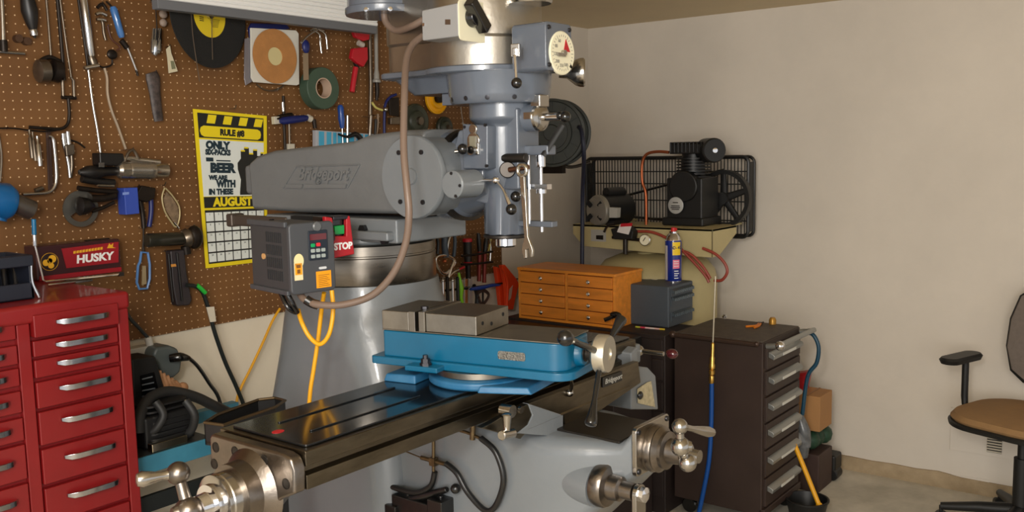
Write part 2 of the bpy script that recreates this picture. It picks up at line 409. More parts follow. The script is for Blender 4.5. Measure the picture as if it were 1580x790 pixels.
# feed gearbox on the left side of the head
def XP(x): return lambda px, py: P(px, py, x=x)
q = XP(SX-.095)
p0, p1, p2, p3 = q(713, 191), q(752, 193), q(752, 261), q(714, 261)
b = MB(); b.solid([p0, p1, p2, p3], (.07, 0, 0)); fb = b.build('feed_box', g_blue, mill, .004)
c = q(731, 217); b = MB(); b.lathe([(.0, -.004), (.019, -.004), (.021, 0)], c, (1, 0, 0), 24, sx=1.0); b.lathe([(.0, -.004), (.012, -.004), (.014, 0)], c+V((0, 0, .028)), (1, 0, 0), 20); b.box(c+V((-.002, 0, -.02)), (.006, .036, .03)); b.build('selector_plate', g_satin, fb, .002)
b = MB(); b.box(c+V((-.006, -.002, -.004)), (.006, .018, .03)); b.build('selector_window', mat('window_grey', (120, 116, 100), .4), fb)
b = MB(); e = q(714, 230)
b.cyl(c+V((-.006, .0, -.022)), e+V((-.03, .0, -.006)), .0045); b.cyl(c+V((-.004, -.004, -.024)), c+V((-.018, -.004, -.024)), .011); sl_ = b.build('selector_lever', g_satin, fb)
b = MB(); b.ball(P(714, 230, x=SX-.13), .0135); b.build('knob', g_blk, sl_)
b = MB(); [b.lathe([(.0, -.003), (.004, -.003), (.004, .002)], q(*pp), (1, 0, 0), 10) for pp in ((717, 196), (749, 193), (751, 256))]; split(b, 'screw', g_bolt, fb)
# front shelf of the head going to the operator side: back gear boss with chrome collar
z1 = P(820, 182, y=-1.53).z
b = MB(); b.cyl((SX, -1.43, z1), (SX, -1.565, z1), .036, .034, 32, .003); bs = b.build('feed_trip_boss', g_blue, mill)
b = MB(); b.lathe([(.034, 0), (.033, .008), (.026, .014), (.012, .016)], (SX, -1.562, z1), (0, -1, 0), 32); b.box((SX-.03, -1.553, z1+.004), (.016, .02, .016)); b.build('boss_collar', g_satin, bs)
b = MB(); b.cyl((SX, -1.575, z1), (SX, -1.628, z1), .0095, ch=.001); sh = b.build('feed_shaft', g_chr, mill)
b = MB(); b.ball((SX, -1.640, z1-.001), .0135); b.ball((SX-.004, -1.628, z1+.002), .010); b.build('knob', g_blk, sh)
b = MB(); pa_, pb_ = P(868, 192, y=-1.632), P(838, 240, y=-1.585); b.tube([pa_, pb_], .0085, 8, sm=False, flat=(.45, (1, 0, 0))); b.build('quill_feed_lever', mat('lever_black', (12, 12, 12), .6), mill)
# three ball quill handle
b = MB(); hub = P(765, 278, x=SX-.115); st = P(729, 278, x=SX-.115)
b.cyl(st+V((.05, 0, 0)), hub, .0035); b.cyl(st, hub, .0035); b.ball(hub, .0095)
k1 = P(789, 323, x=SX-.135); k2 = P(788, 304, x=SX-.09)
b.tube([hub, P(776, 292, x=SX-.12), P(783, 308, x=SX-.13), k1], [.0032, .0034, .0048, .004], 10); fh = b.build('fine_feed_handle', g_chr, mill)
b = MB(); b.ball(k1, .0135); b.ball(k2+V((.02, 0, 0)), .0135); split(b, 'knob', g_blk, fh)
# stop rod, bracket, brown handle shaft
b = MB(); ty = -1.565
z_t, z_b = P(822, 232, y=ty).z, P(822, 347, y=ty).z
b.bb(SX-.018, SX+.018, -1.60, -1.50, z_t-.012, z_t+.012); b.build('stop_bracket_top', g_blue, mill, .004)
b = MB(); b.bb(SX-.012, SX+.012, -1.605, -1.49, z_b-.007, z_b+.007); b.build('stop_bracket_bottom', g_blue, mill, .002)
b = MB(); b.cyl((SX, ty, z_t-.01), (SX, ty, z_t-.042), .012, ch=.002); b.cyl((SX, ty, z_t), (SX, ty, z_b-.02), .0045); b.cyl((SX-.01, ty+.03, z_t), (SX-.01, ty+.03, z_b), .004)
b.lathe([(.004, 0), (.013, .001), (.013, .012), (.004, .013)], (SX, ty, P(822, 300, y=ty).z)); b.bb(SX-.01, SX+.01, ty-.025, ty+.03, P(822, 293, y=ty).z, P(822, 285, y=ty).z); b.build('depth_stop_rod', g_chr, mill)
b = MB(); b.cyl((SX-.045, -1.485, AZ+.043), (SX-.045, -1.555, AZ+.043), .0115, ch=.001); b.cyl(P(783, 262, x=SX-.06), P(783, 262, x=SX-.02)+V((0, 0, 0)), .02, ch=.002); b.build('pinion_hub', g_dk, mill)
b = MB(); r0 = P(786, 262, x=SX-.065); r1 = P(815, 258, x=SX-.065); b.cyl(r0, r1, .0065); b.build('pinion_shaft', g_brown, mill)
# ---- tapered gear casing and flange
b = MB(); b.lathe([(.0, 1.712), (.118, 1.712), (.124, 1.718), (.128, 1.735), (.134, 1.785), (.136, 1.79)], (SX, SY+.01, 0), seg=64)
b.bb(SX-.05, SX+.05, -1.335, -1.29, 1.715, 1.745); b.cyl((SX-.1, -1.51, 1.712), (SX-.1, -1.51, 1.727), .0); b.loft([[(SX+a, -1.27+c, 1.745) for a, c in rrect(.13, .17, .04)], [(SX+a, -1.26+c, 1.787) for a, c in rrect(.19, .25, .05)]]); gc = b.build('gear_casing', g_blue, mill, .003)
b = MB(); c = P(838, 158, y=-1.575); b.box((SX, -1.565, c.z+.004), (.04, .03, .03)); b.build('casing_lug', g_satin, gc, .003)
b = MB()
for a in (150, 178, 205, 235):
    aa = math.radians(a); b.lathe([(.006, -.004), (.006, .004), (.0, .005)], (SX+.123*math.cos(aa), SY+.01+.123*math.sin(aa), 1.725), (math.cos(aa), math.sin(aa), -.2), 8)
split(b, 'bolt', g_bolt, gc)
def oval(z, g=0., n=28):       # belt housing outline: big front circle, smaller rear one
    R, hw, yf, yr, rc_ = .141+g, .104+g, -1.398, -1.135+g, .04; o = []
    a0 = math.acos(hw/R)
    for k in range(n+1):
        a = PI-a0 + (PI+2*a0)*k/n; o.append((SX+R*math.cos(a), yf+R*math.sin(a), z))
    for cx, sg in ((1, 0), (-1, 1)):
        for k in range(7):
            a = PI/2*sg + PI/2*k/6; o.append((SX+cx*(hw-rc_)+rc_*math.cos(a), yr-rc_+rc_*math.sin(a), z))
    return o
b = MB(); b.loft([oval(1.786, .012), oval(1.789, .016), oval(1.800, .016), oval(1.803, .012)]); b.build('housing_flange', g_blue, mill)
b = MB(); b.loft([oval(1.803, 0), oval(1.868, 0), oval(1.872, -.004)]); hs = b.build('belt_housing', g_pol, mill)
b = MB(); b.loft([oval(1.870, -.001), oval(1.875, .003), oval(2.03, .003), oval(2.045, -.006), oval(2.05, -.03)]); b.build('belt_cover', g_pol, hs)
b = MB(); c = P(820, 8, x=SX-.02); b.lathe([(.052, 1.945), (.055, 1.95), (.055, 1.985), (.052, 1.99), (.055, 1.995), (.055, 2.04), (.04, 2.055), (0, 2.056)], (SX-.02, -1.555, 0), seg=40); b.build('pulley_cap', g_satin, hs)
# motor at the rear of the head and its adapter
b = MB(); b.lathe([(.0, 1.955), (.098, 1.955), (.1, 1.96), (.1, 1.972), (.094, 1.975), (.094, 2.20), (.08, 2.22), (0, 2.22)], (SX-.085, -1.125, 0), seg=48); mo = b.build('motor', g_blue, mill)
b = MB()
for a in (200, 235, 270): aa = math.radians(a); b.lathe([(.006, 0), (.006, .006), (0, .007)], (SX-.085+.097*math.cos(aa), -1.125+.097*math.sin(aa), 1.958), (math.cos(aa), math.sin(aa), 0), 8)
split(b, 'bolt', g_chr, mo)
# speed change lever on the housing front-left
c = P(796, 78, x=SX-.13); ang = V((-1, -.35, 0)).normalized()
b = MB(frame(c, V((.35, -1, 0)), ez=ang)); b.box((0, 0, 0), (.022, .03, .014)); b.box((0, -.004, .008), (.01, .018, .014)); lv_ = b.build('range_lever_bracket', g_satin, mill, .002)
e = P(797, 128, x=SX-.15); b = MB(); b.cyl(c+ang*.01, e, .0032); b.build('range_lever_rod', g_chr, lv_)
b = MB(); b.ball(e, .0128); b.build('knob', g_blk, lv_)
# variable speed control head with its dial, facing the operator (-y)
Yd = -1.645
d0, d1, d2, d3 = P(843, 32, y=Yd), P(882, 45, y=Yd), P(882, 124, y=Yd), P(843, 108, y=Yd)
xm, xM, zm, zM = min(d0.x, d3.x), max(d1.x, d2.x), d3.z, d0.z
b = MB(); F = frame(((xm+xM)/2, Yd, (zm+zM)/2), (1, 0, 0), (0, 0, 1)); wd, ht = xM-xm, zM-zm
b.prism(rrect(wd, ht, .012), -.10, 0, F); sd = b.build('speed_control_head', g_blue, mill, .003)
b = MB(); c = P(866, 82, y=Yd); dF = frame((c.x, Yd, c.z), (1, 0, 0), (0, 0, 1))
b.lathe([(.051, -.003), (.051, .002), (.049, .004), (.0, .004)], (c.x, Yd, c.z), (0, -1, 0), 48); dl = b.build('speed_dial', g_cream, sd)
b = MB()
for k in range(30):
    a = 2*PI*k/30; b.box((.040*math.cos(a), .040*math.sin(a), .0042), (.009 if k % 5 == 0 else .005, .0012, .0006), Matrix.Rotation(a, 4, 'Z'))
b.M = dF; b.b.transform(dF) ; b.M = I4
for k, s_ in enumerate(('60', '80', '120', '200', '350', '500')):
    a = math.radians(115+k*36); b.text(s_, dF @ Matrix.Translation((.030*math.cos(a), .030*math.sin(a), .0045)), .011, .0003)
b.build('dial_marks', mat('print_grey', (120, 118, 110), .6), dl)
b = MB(dF); b.prism([(.004, .004), (.013, .033), (.030, .004)], .004, .0052); b.build('red_pointer', g_red, dl)
b = MB(); b.cyl((c.x, Yd-.004, c.z), (c.x, Yd-.012, c.z), .007); b.box((c.x-.012, Yd-.009, c.z-.005), (.03, .005, .008)); b.build('dial_pointer', g_satin, dl)
b = MB(); [b.lathe([(.0, .004), (.0045, .004), (.0055, 0)], (F @ V((sx_*(wd/2-.011), sz_*(ht/2-.013), 0))), (0, -1, 0), 12) for sx_ in (-1, 1) for sz_ in (-1, 1)]; split(b, 'bolt', g_bolt, sd)
c = P(893, 112, y=-1.60)
b = MB(); b.lathe([(.012, -.05), (.014, -.03), (.022, -.02), (.032, -.008), (.036, .004), (.036, .012), (.032, .016), (.0, .018)], c, (.55, -.83, 0), 44); b.build('speed_handwheel', g_satin, sd)
# drum switch on the housing left
q = XP(-2.84); s0, s1, s2, s3 = q(650, 16), q(706, 4), q(708, 56), q(651, 63)
b = MB(); b.solid([s0, s1, s2, s3], (.125, -.0, 0)); sw = b.build('drum_switch_box', mat('switch_grey', (142, 142, 142), .4), mill, .004)
ys = (s1.y+s2.y)/2; zc = (s1.z+s2.z)/2
b = MB(); b.prism(rrect(.13, .094, .012), 0, .004, frame((-2.776, ys-.0005, zc), (1, 0, 0), (0, 0, 1))); b.build('switch_face_plate', g_cream, sw)
b = MB(); sF = frame((-2.798, ys-.004, zc+.008), (1, 0, 0), (0, 0, 1)); b.lathe([(.0, .02), (.02, .02), (.024, .0)], sF @ V((0, 0, 0)), (0, -1, 0), 24); b.M = sF; b.prism([(-.036, .024), (-.020, .042), (.036, -.018), (.018, -.038)], .006, .034); b.build('switch_knob', g_blk, sw, .003)
b = MB(); b.solid([q(687, 30), q(695, 30), q(695, 38), q(687, 38)], (-.0008, 0, 0)); b.build('switch_label', mat('label_brown', (96, 78, 64), .4, .5), sw)
b = MB(); b.lathe([(.004, -.002), (.004, .002), ], q(654, 38), (-1, 0, 0), 10); split(b, 'screw', g_chr, sw)
# ================================================================== knee, saddle, table
KX = -2.655
def ksec(y, hw, z0, z1, r, cx=KX):
    zc = (z0+z1)/2; return [(cx+a, y, zc+c) for a, c in rrect(hw*2, z1-z0, r, 6)]
b = MB(); b.loft([ksec(-1.20, .15, .50, .94, .02), ksec(-1.45, .155, .55, .932, .035), ksec(-1.60, .16, .60, .932, .04), ksec(-1.70, .155, .67, .932, .04), ksec(-1.79, .12, .76, .932, .035), ksec(-1.85, .088, .82, .934, .03), ksec(-1.872, .080, .85, .96, .02)])
knee = b.build('knee', g_paint, mill, 0, sharp=60)
b = MB(); b.bb(KX-.135, KX+.125, -1.62, -1.25, .93, .98); b.bb(KX-.088, KX+.09, -1.846, -1.60, .930, .937); b.build('way_cover', g_dk, knee, .002)
# saddle : apron profile (y,z) along x, with scalloped gray wings
b = MB(); b.prism([(-1.34, .988), (-1.34, .958), (-1.655, .958), (-1.675, .964), (-1.655, .988)], -2.86, -2.40, frame((0, 0, 0), (0, 1, 0), (0, 0, 1)))
b.build('saddle', g_steel, mill, .002)
F = frame((0, -1.665, 0), (1, 0, 0), (0, 0, 1))
def fuv(px, py, y=-1.665): p = P(px, py, y=y); return (p.x, p.z)
b = MB(); ap = [fuv(*p) for p in ((740, 660), (812, 622), (982, 557), (986, 590), (872, 668), (866, 640), (820, 655), (800, 677), (770, 668))]
ap = [(x, z) for x, z in ap]
b.prism(ap, -.012, .006, F); sa = b.build('saddle_apron', g_steel, mill, .002)
b = MB(); wg = [fuv(*p, y=-1.668) for p in ((812, 622), (866, 640), (866, 668), (845, 672), (795, 668), (812, 655), (819, 640))]
b.prism(wg, -.01, .009, F); b.build('saddle_wing', g_paint, sa, .002)
b = MB(); c = P(944, 585, y=-1.672); nF = frame((c.x, -1.672, c.z), (1, 0, -.02), (0, 0, 1))
b.M = nF; b.prism([(-.047, -.013), (.047, -.013), (.047, .013), (-.047, .013)], 0, .003); npl = b.build('name_plate', mat('plate_black', (26, 24, 22), .35), sa, .001)
b = MB(); b.text('Bridgeport', nF @ Matrix.Translation((.004, 0, .0032)), .019, .0004, .2); b.build('plate_lettering', mat('plate_print', (190, 188, 180), .4), npl)
# lock lever and little crank on the saddle
b = MB(); c = P(797, 636, y=-1.70)
b.cyl((c.x, -1.66, c.z), (c.x, -1.69, c.z), .014); 
h0 = P(782, 640, y=-1.70); h1 = P(782, 668, y=-1.70)
b.tube([h0+V((0, 0, .004)), h0, (h0+h1)/2, h1], [.004, .0115, .0085, .0065], 14); b.cyl(P(773, 672, y=-1.70), P(792, 668, y=-1.70), .011, ch=.002); b.build('saddle_lock_lever', g_satin, sa)
b = MB(); c = P(802, 632, y=-1.672); b.lathe([(.0, .006), (.008, .006), (.009, 0)], c, (0, -1, 0), 16); c = P(879, 606, y=-1.675); b.ball(c, .010); b.tube([c, P(882, 596, y=-1.69), P(881, 586, y=-1.70)], .0045, 8); split(b, 'oil_fitting', g_satin, sa)
# side gray bracket with plate at right end (feed control)
Yb = -1.63
b = MB(); bp_ = [P(*p, y=Yb) for p in ((974, 545), (984, 535), (984, 565), (1000, 567), (1012, 580), (1016, 632), (974, 632))]
b.solid(bp_, (0, .12, 0)); br = b.build('feed_control_bracket', g_paint, mill, .004)
b = MB(); bp_ = [P(*p, y=Yb-.002) for p in ((983, 600), (998, 590), (1004, 588), (1010, 628), (984, 622))]; b.solid(bp_, (0, -.002, 0)); cp = b.build('control_plate', mat('plate_tan', (196, 184, 150), .45, var=.3, vscale=60, rgb2=(150, 140, 112)), br)
b = MB(); c = P(988, 610, y=Yb-.006); b.ball(c, .012, sc=(1, .6, 1)); b.build('control_knob', g_blk, br)
# table
tp = [(-1.34, .985), (-1.60, .985), (-1.60, 1.012), (-1.586, 1.016), (-1.586, 1.026), (-1.60, 1.030), (-1.60, 1.056), (-1.598, 1.058), (-1.342, 1.058), (-1.34, 1.056)]
b = MB(); b.prism(tp, -3.437, -2.245, frame((0, 0, 0), (0, 1, 0), (0, 0, 1))); tb = b.build('table', g_steel, mill, .0012, sharp=25)
# end casting on the near end with its bearing cone
eF = frame((-3.437, -1.47, 0), (0, -1, 0), (0, 0, 1))      # u toward operator, v up, out -x
b = MB(eF)
b.prism([(-.128, 1.046), (-.128, 1.0), (-.10, .965), (-.05, .93), (.05, .93), (.085, .965), (.128, .985), (.13, 1.03), (.12, 1.05), (.10, 1.055), (-.12, 1.055)], 0, .028); 
ec = b.build('table_end_casting', g_cast, tb, .007, seg=3)
AXZ = .968
b = MB(); b.lathe([(.085, .02), (.074, .034), (.062, .045), (.060, .075), (.0, .075)], (-3.437, -1.47, AXZ), (-1, 0, 0), 48); b.build('bearing_bracket', g_cast, tb)
b = MB()
for u, v in ((-.107, 1.03), (-.045, 1.033), (.045, 1.033), (.105, 1.0), (-.115, .995)):
    b.lathe([(.0, .029), (.008, .029), (.0085, .02)], eF @ V((u, v, 0)), (-1, 0, 0), 16)
    b.lathe([(.008, .0295), (.0105, .029), (.0105, .02)], eF @ V((u, v, 0)), (-1, 0, 0), 16, cap=False)
split(b, 'socket_bolt', g_dk, ec)
b = MB(); b.lathe([(.050, 0), (.050, .022), (.048, .024), (.048, .028), (.05, .03), (.05, .034), (.034, .038), (.0, .038)], (-3.512, -1.47, AXZ), (-1, 0, 0), 56); b.build('dial_collar', g_satin, tb)
b = MB(); b.lathe([(.036, 0), (.036, .012), (.024, .014), (.022, .034), (.0, .034)], (-3.548, -1.47, AXZ), (-1, 0, 0), 40); b.build('dial_lock_nut', g_chr, tb)
def ball_crank(parent, K, ax, d1, L1, L2, name='ball_crank', s=1., grip_len=.085, e2=None, ge=None):
    """two-ball crank handle: hub at K, arms along d1, the grip on the first arm points along ax"""
    ax, d1 = V(ax).normalized(), V(d1).normalized(); b = MB()
    b.ball(K, .026*s, 24); b.lathe([(.0, .03*s), (.012*s, .029*s), (.016*s, .02*s)], K, ax, 20)
    e1 = K+d1*L1; e2 = e2 or K-d1*L2
    b.cyl(K, e1, .0115*s, .0095*s, 18); b.ball(e1, .021*s, 22); b.cyl(K, e2, .0115*s, .010*s, 18); b.ball(e2, .024*s, 22)
    o = b.build(name, g_cast if name == 'table_crank' else g_satin, parent)
    if ge is not None: ax = (ge-e1).normalized(); grip_len = (ge-e1).length
    b = MB(); b.lathe([(.011*s, 0), (.0085*s, grip_len*.12), (.0075*s, grip_len*.3), (.012*s, grip_len*.6), (.0145*s, grip_len*.82), (.011*s, grip_len*.96), (.0, grip_len)], e1+ax*.012*s, ax, 20)
    b.build('crank_grip', g_satin, o); return o
K = V((-3.60, -1.47, AXZ))
b1 = P(275, 730, x=K.x); ball_crank(tb, K, (-1, .28, .05), b1-K, (b1-K).length, .10, 'table_crank', 1., .062)
# crank at the far right end of the table
K = V((-2.19, -1.47, AXZ+.04)); e = P(985, 538, x=-2.19)
b = MB(); b.prism(tp[:2]+[(-1.60, 1.04), (-1.34, 1.04)], -2.245, -2.215, frame((0, 0, 0), (0, 1, 0), (0, 0, 1))); b.build('table_end_plate', g_paint, tb, .006)
b = MB(); a0, a1 = P(985, 541, x=-2.16), P(1024, 546, x=-2.16); b.cyl(a0, a1, .0065); b.ball(a0, .017); b.cyl(a0, V((-2.215, a0.y+.02, a0.z)), .012); fc = b.build('far_crank', g_satin, tb)
b = MB(); b.ball(P(1037, 546, x=-2.16), .0145, sc=(1, 1.25, 1)); b.build('red_knob', mat('knob_maroon', (70, 16, 24), .15, coat=.6), fc)
# way cover visible on knee top and its front fixing plate, cross feed dial and crank
Yk = -1.872
fc0 = V((KX, Yk, .905))
b = MB(); b.prism(rrect(.155, .115, .012), 0, .012, frame((KX, Yk, .912), (1, 0, 0), (0, 0, 1))); b.build('cross_feed_plate', g_satin, knee, .002)
b = MB(); b.lathe([(.054, .012), (.056, .02), (.052, .03), (.054, .034), (.044, .044), (.044, .052), (.03, .056), (.026, .09), (.0, .09)], (KX, Yk, .905), (0, -1, 0), 48); b.build('cross_feed_dial', g_cast, knee)
b = MB(); b.lathe([(.022, .09), (.026, .092), (.026, .104), (.015, .106), (.015, .13), (.0, .13)], (KX, Yk, .905), (0, -1, 0), 32); b.build('dial_lock_nut', g_satin, knee)
b = MB(); [b.lathe([(.0, .015), (.006, .015), (.007, .012)], (KX+u, Yk, .912+v), (0, -1, 0), 12) for u in (-.066, .066) for v in (-.046, .046)]; split(b, 'socket_bolt', g_bolt, knee)
K = P(1050, 689, y=Yk-.125); e1 = P(1049, 658, y=K.y)
ball_crank(knee, K, (.6, -1, .05), e1-K, (e1-K).length, .055, 'cross_feed_crank', .84, .085, P(1061, 714, y=K.y-.01), P(1097, 667, y=K.y-.02))
# elevating shaft boss, dial and clutch crank on the knee left
c = V((-2.77, -1.81, .832))
b = MB(); b.lathe([(.02, 0), (.045, .03), (.053, .07), (.052, .145)], (c.x+.03, -1.655, c.z-.004), (-.1, -1, 0), 40); b.build('elevating_boss', g_paint, knee)
b = MB(); b.lathe([(.048, -.02), (.05, -.012), (.05, .004), (.046, .01), (.03, .014), (.028, .04), (.02, .044), (.02, .075), (.0, .075)], (c.x+.01, -1.82, c.z), (0, -1, 0), 44); b.build('elevating_dial', g_cast, knee)
b = MB(); e = V((c.x+.01, -1.90, c.z)); F = frame(e, (1, 0, 0), (0, 0, 1)); F = F
b.M = F; b.prism([(.022*math.cos(a), .022*math.sin(a)) for a in [PI*k/10 for k in range(11)]]+[(-.02, -.16), (.02, -.16)], 0, .012); ea = b.build('elevating_crank_arm', g_satin, knee, .002)
b = MB(); b.lathe([(.018, 0), (.018, .012), (.008, .016), (.0, .016)], e+V((0, -.012, 0)), (0, -1, 0), 8); b.build('crank_nut', g_chr, ea)
# table mat, separate
b = MB(); mt = mat('glossy_dark_mat', (20, 22, 24), .16, var=.2, vscale=9, coat=.5, bump=.03, bscale=8)
b.prism(rrect(1.175, .226, .008), 0, .0045, Matrix.Translation((-2.835, -1.471, 1.0585)))
for yy, xa, xb in ((-1.425, -3.36, -3.03), (-1.425, -2.7, -2.28), (-1.522, -3.36, -3.05), (-1.522, -2.7, -2.28)):
    b.prism(rrect(xb-xa, .007, .0034), .0045, .0075, Matrix.Translation(((xa+xb)/2, yy, 1.0585)))
tm = thing('table_mat', 'glossy dark sheet lying on the milling table with two long ridges', 'mat', (-2.835, -1.471, 1.0585))
b.build('mat_sheet', mt, tm, .001)
c = P(429, 666, z=1.0630); b = MB(); b.lathe([(.013, .0), (.013, .0006), (.0, .0006)], c, seg=28, sx=.8); b.build('red_dot', g_red, tm, label='red round mark')
# ---- coolant / lubrication hoses and black pump clamp under the table
b = MB(); D = -2.83
hp = lambda px, py, x=D: P(px, py, x=x)
b.tube([hp(598, 770), hp(597, 745), hp(607, 752), hp(640, 760), hp(664, 750), hp(671, 728)], .0075, 12); 
b.tube([hp(688, 715), hp(705, 730), hp(722, 760), hp(748, 787), hp(765, 780), hp(777, 740), hp(765, 698), hp(742, 676)], .0075, 12); oh = b.build('oil_hose', mat('hose_black', (22, 22, 22), .35), mill)
b = MB(); b.cyl(hp(669, 680), hp(669, 734), .0045); b.cyl(hp(650, 706), hp(690, 717), .0055); b.box(hp(669, 712), (.016, .018, .02)); b.cyl(hp(730, 656), hp(729, 678), .007); b.tube([hp(708, 664), hp(722, 668), hp(740, 676)], .004); b.tube([hp(627, 697), hp(652, 707)], .0018, sm=False); split(b, 'hose_fitting', mat('brass_worn', (110, 94, 70), .4, .9, var=.3, vscale=60), oh)
b = MB(); b.box(hp(640, 783), (.03, .14, .05)); b.box(hp(612, 790), (.05, .04, .05)); b.box(hp(680, 780), (.05, .05, .04))
b.cyl(hp(630, 772), hp(690, 755), .011, .008, 12); b.ball(hp(703, 754), .013)
for pp in ((605, 768), (630, 766), (668, 776), (680, 772)): b.lathe([(.006, 0), (.006, .012), (0, .014)], hp(*pp), (0, 0, 1), 6)
b.build('lubricator', mat('lube_black', (16, 16, 16), .3, coat=.3), mill, .004)
# ================================================================== vise on the table
v_blue = mat('vise_blue', (0, 88, 122), .35, coat=.3, var=.08, vscale=10)
v_blue2 = mat('worn_blue', (16, 88, 132), .42, var=.3, vscale=18, rgb2=(56, 112, 150))
v_st = mat('ground_steel', (150, 144, 134), .34, 1., var=.18, vscale=14)
V0 = V((-2.987, -1.313, 0)); EL = V((.184, -.983, 0))
VF = frame(V0, EL, (-EL.y, EL.x, 0))            # u to the handle end, v to the far side, w up
ZB = 1.063
vise = thing('machine_vise', 'blue milling vise with steel jaws on a swivel base, standing on the dark table mat', 'vise', (-2.87, -1.5, ZB))
b = MB(VF)
c = (.245, .085)
b.lathe([(.115, ZB), (.122, ZB+.004), (.122, ZB+.018), (.112, ZB+.022), (.0, ZB+.022)], (c[0], c[1], 0), seg=56)
b.loft([[(.04, -.02, ZB), (.13, -.02, ZB), (.13, .19, ZB), (.04, .19, ZB)], [(.045, -.015, ZB+.018), (.125, -.012, ZB+.02), (.125, .18, ZB+.02), (.045, .18, ZB+.018)]])
b.loft([[(.30, -.035, ZB), (.42, .0, ZB), (.42, .17, ZB), (.30, .2, ZB)], [(.305, -.03, ZB+.016), (.41, .0, ZB+.016), (.41, .165, ZB+.016), (.305, .19, ZB+.016)]])
b.build('swivel_base', v_blue2, vise, .004)
b = MB(VF); b.lathe([(.104, ZB+.0225), (.106, ZB+.024), (.106, ZB+.037), (.10, ZB+.038)], (c[0], c[1], 0), seg=56); b.build('degree_plate', v_st, vise)
z0 = ZB+.038
def rr2(u0, u1, v0, v1, r0, r1, n=6):
    o = []
    for cx, cy, a0, r in ((u1-r1, v1-r1, 0, r1), (u0+r0, v1-r0, 90, r0), (u0+r0, v0+r0, 180, r0), (u1-r1, v0+r1, 270, r1)):
        for k in range(n+1):
            a = math.radians(a0+90*k/n); o.append((cx+r*math.cos(a), cy+r*math.sin(a)))
    return o
b = MB(VF); b.prism(rr2(0, .515, -.012, .172, .01, .045), z0, z0+.019)
b.build('bed_flange', v_blue, vise, .003)
b = MB(VF); b.prism(rr2(.03, .50, .0, .16, .006, .04), z0+.018, z0+.080); b.build('vise_body', v_blue, vise, .003)
b = MB(VF); b.bb(.028, .49, .001, .159, z0+.0805, z0+.0835); b.build('bed_way', v_st, vise, .001)
b = MB(VF); b.bb(.030, .105, -.001, .161, z0+.083, z0+.128); b.bb(.105, .120, .02, .14, z0+.083, z0+.10); fj = b.build('fixed_jaw', v_st, vise, .002)
b = MB(VF); b.bb(.107, .124, -.004, .164, z0+.082, z0+.130); b.build('jaw_plate', v_st, fj, .001)
b = MB(VF); b.bb(.150, .284, .001, .159, z0+.084, z0+.128); mj = b.build('moving_jaw', v_st, vise, .002)
b = MB(VF); b.bb(.134, .150, -.004, .164, z0+.084, z0+.131); b.build('jaw_plate', v_st, mj, .001)
b = MB(VF); [b.lathe([(.0045, 0), (.0045, .0012), (0, .0012)], (.284, v, z0+h), (1, 0, 0), 14) for v, h in ((.03, .108), (.072, .10), (.13, .112))]; split(b, 'tapped_hole', g_dark, mj)
b = MB(VF); b.lathe([(.009, 0), (.009, .007), (0, .008)], (.127, .035, z0+.130), seg=6); b.build('jaw_bolt', g_bolt, fj)
b = MB(VF)
b.bb(.118, .205, -.045, -.008, z0, z0+.013)
cl = b.build('hold_down_lug', v_blue, vise, .003)
b = MB(VF); b.lathe([(.0135, 0), (.0135, .006), (.0105, .006), (.0105, .016), (.006, .016), (.006, .024), (0, .024)], (.165, -.028, z0+.013), seg=6); b.build('clamp_bolt', g_bolt, cl)
b = MB(VF); b.prism(rrect(.068, .019, .005), 0, .0018, frame((.372, -.0002, z0+.046), (1, 0, 0), (0, 0, 1)))
b.build('cast_badge', mat('badge_aluminium', (168, 166, 160), .35, .8, bump=1., bscale=260), vise, .0008)
# front nose, screw and handle
b = MB(VF); b.cyl((.495, .08, z0+.048), (.515, .08, z0+.048), .032, .028, 32, .003); b.build('screw_boss', v_blue, vise)
b = MB(VF); b.lathe([(.019, .0), (.019, .004), (.015, .006), (.015, .012), (.019, .014), (.019, .024), (0, .024)], (.513, .08, z0+.048), (1, 0, 0), 28); b.build('screw_collar', g_dk, vise)
hx, hv, hz = .537, .08, z0+.050
b = MB(VF); b.lathe([(.020, 0), (.036, .002), (.042, .008), (.042, .030), (.040, .034), (.014, .034), (.012, .030), (.008, .030), (.0, .031)], (hx, hv, hz), (1, 0, 0), 44); hb = b.build('handle_hub', mat('hub_nickel', (205, 200, 186), .28, .85), vise)
F2 = lambda px, py, u=hx+.02: vpl(px, py, u)
def vpl(px, py, u):       # point of the picture on the vise's cross plane u
    o = VF @ V((u, 0, 0)); r = CF + CR*((px-IW/2)/FPX) - CU*((py-IH/2)/FPX)
    return CAM + r*((o-CAM).dot(EL)/r.dot(EL))
hc = VF @ V((hx+.016, hv, hz))
def arm(name, e, r0, r1, ballr, grip):
    d = (e-hc).normalized(); b = MB(); b.cyl(hc+d*.034, e, r0, r0*.9, 14, .001); a = b.build(name, g_blk if grip else g_blk, hb)
    b = MB()
    if ballr: b.lathe([(.0075, -.05), (.008, -.03), (.010, -.02), (.0155, -.007), (.017, .003), (.014, .013), (.007, .018), (0, .019)], e, d, 24)
    else: b.lathe([(.006, -.05), (.0075, -.035), (.0115, -.012), (.0135, .0), (.012, .005), (0, .008)], e, d, 24)
    b.build('hand_knob', g_blk, a)
arm('handle_rod', vpl(873, 522, hx+.006), .0075, .007, True, 0)
arm('handle_rod', vpl(958, 494, hx+.03), .0060, .006, False, 0)
arm('handle_rod', vpl(912, 652, hx+.03), .0060, .006, False, 0)
# ================================================================== inverter box on the machine
vf_g = mat('inverter_grey', (66, 68, 72), .42); vf_l = mat('inverter_side', (58, 58, 60), .5)
X0 = -3.03      # front-left vertical edge
a0 = P(441, 348, x=-2.99)
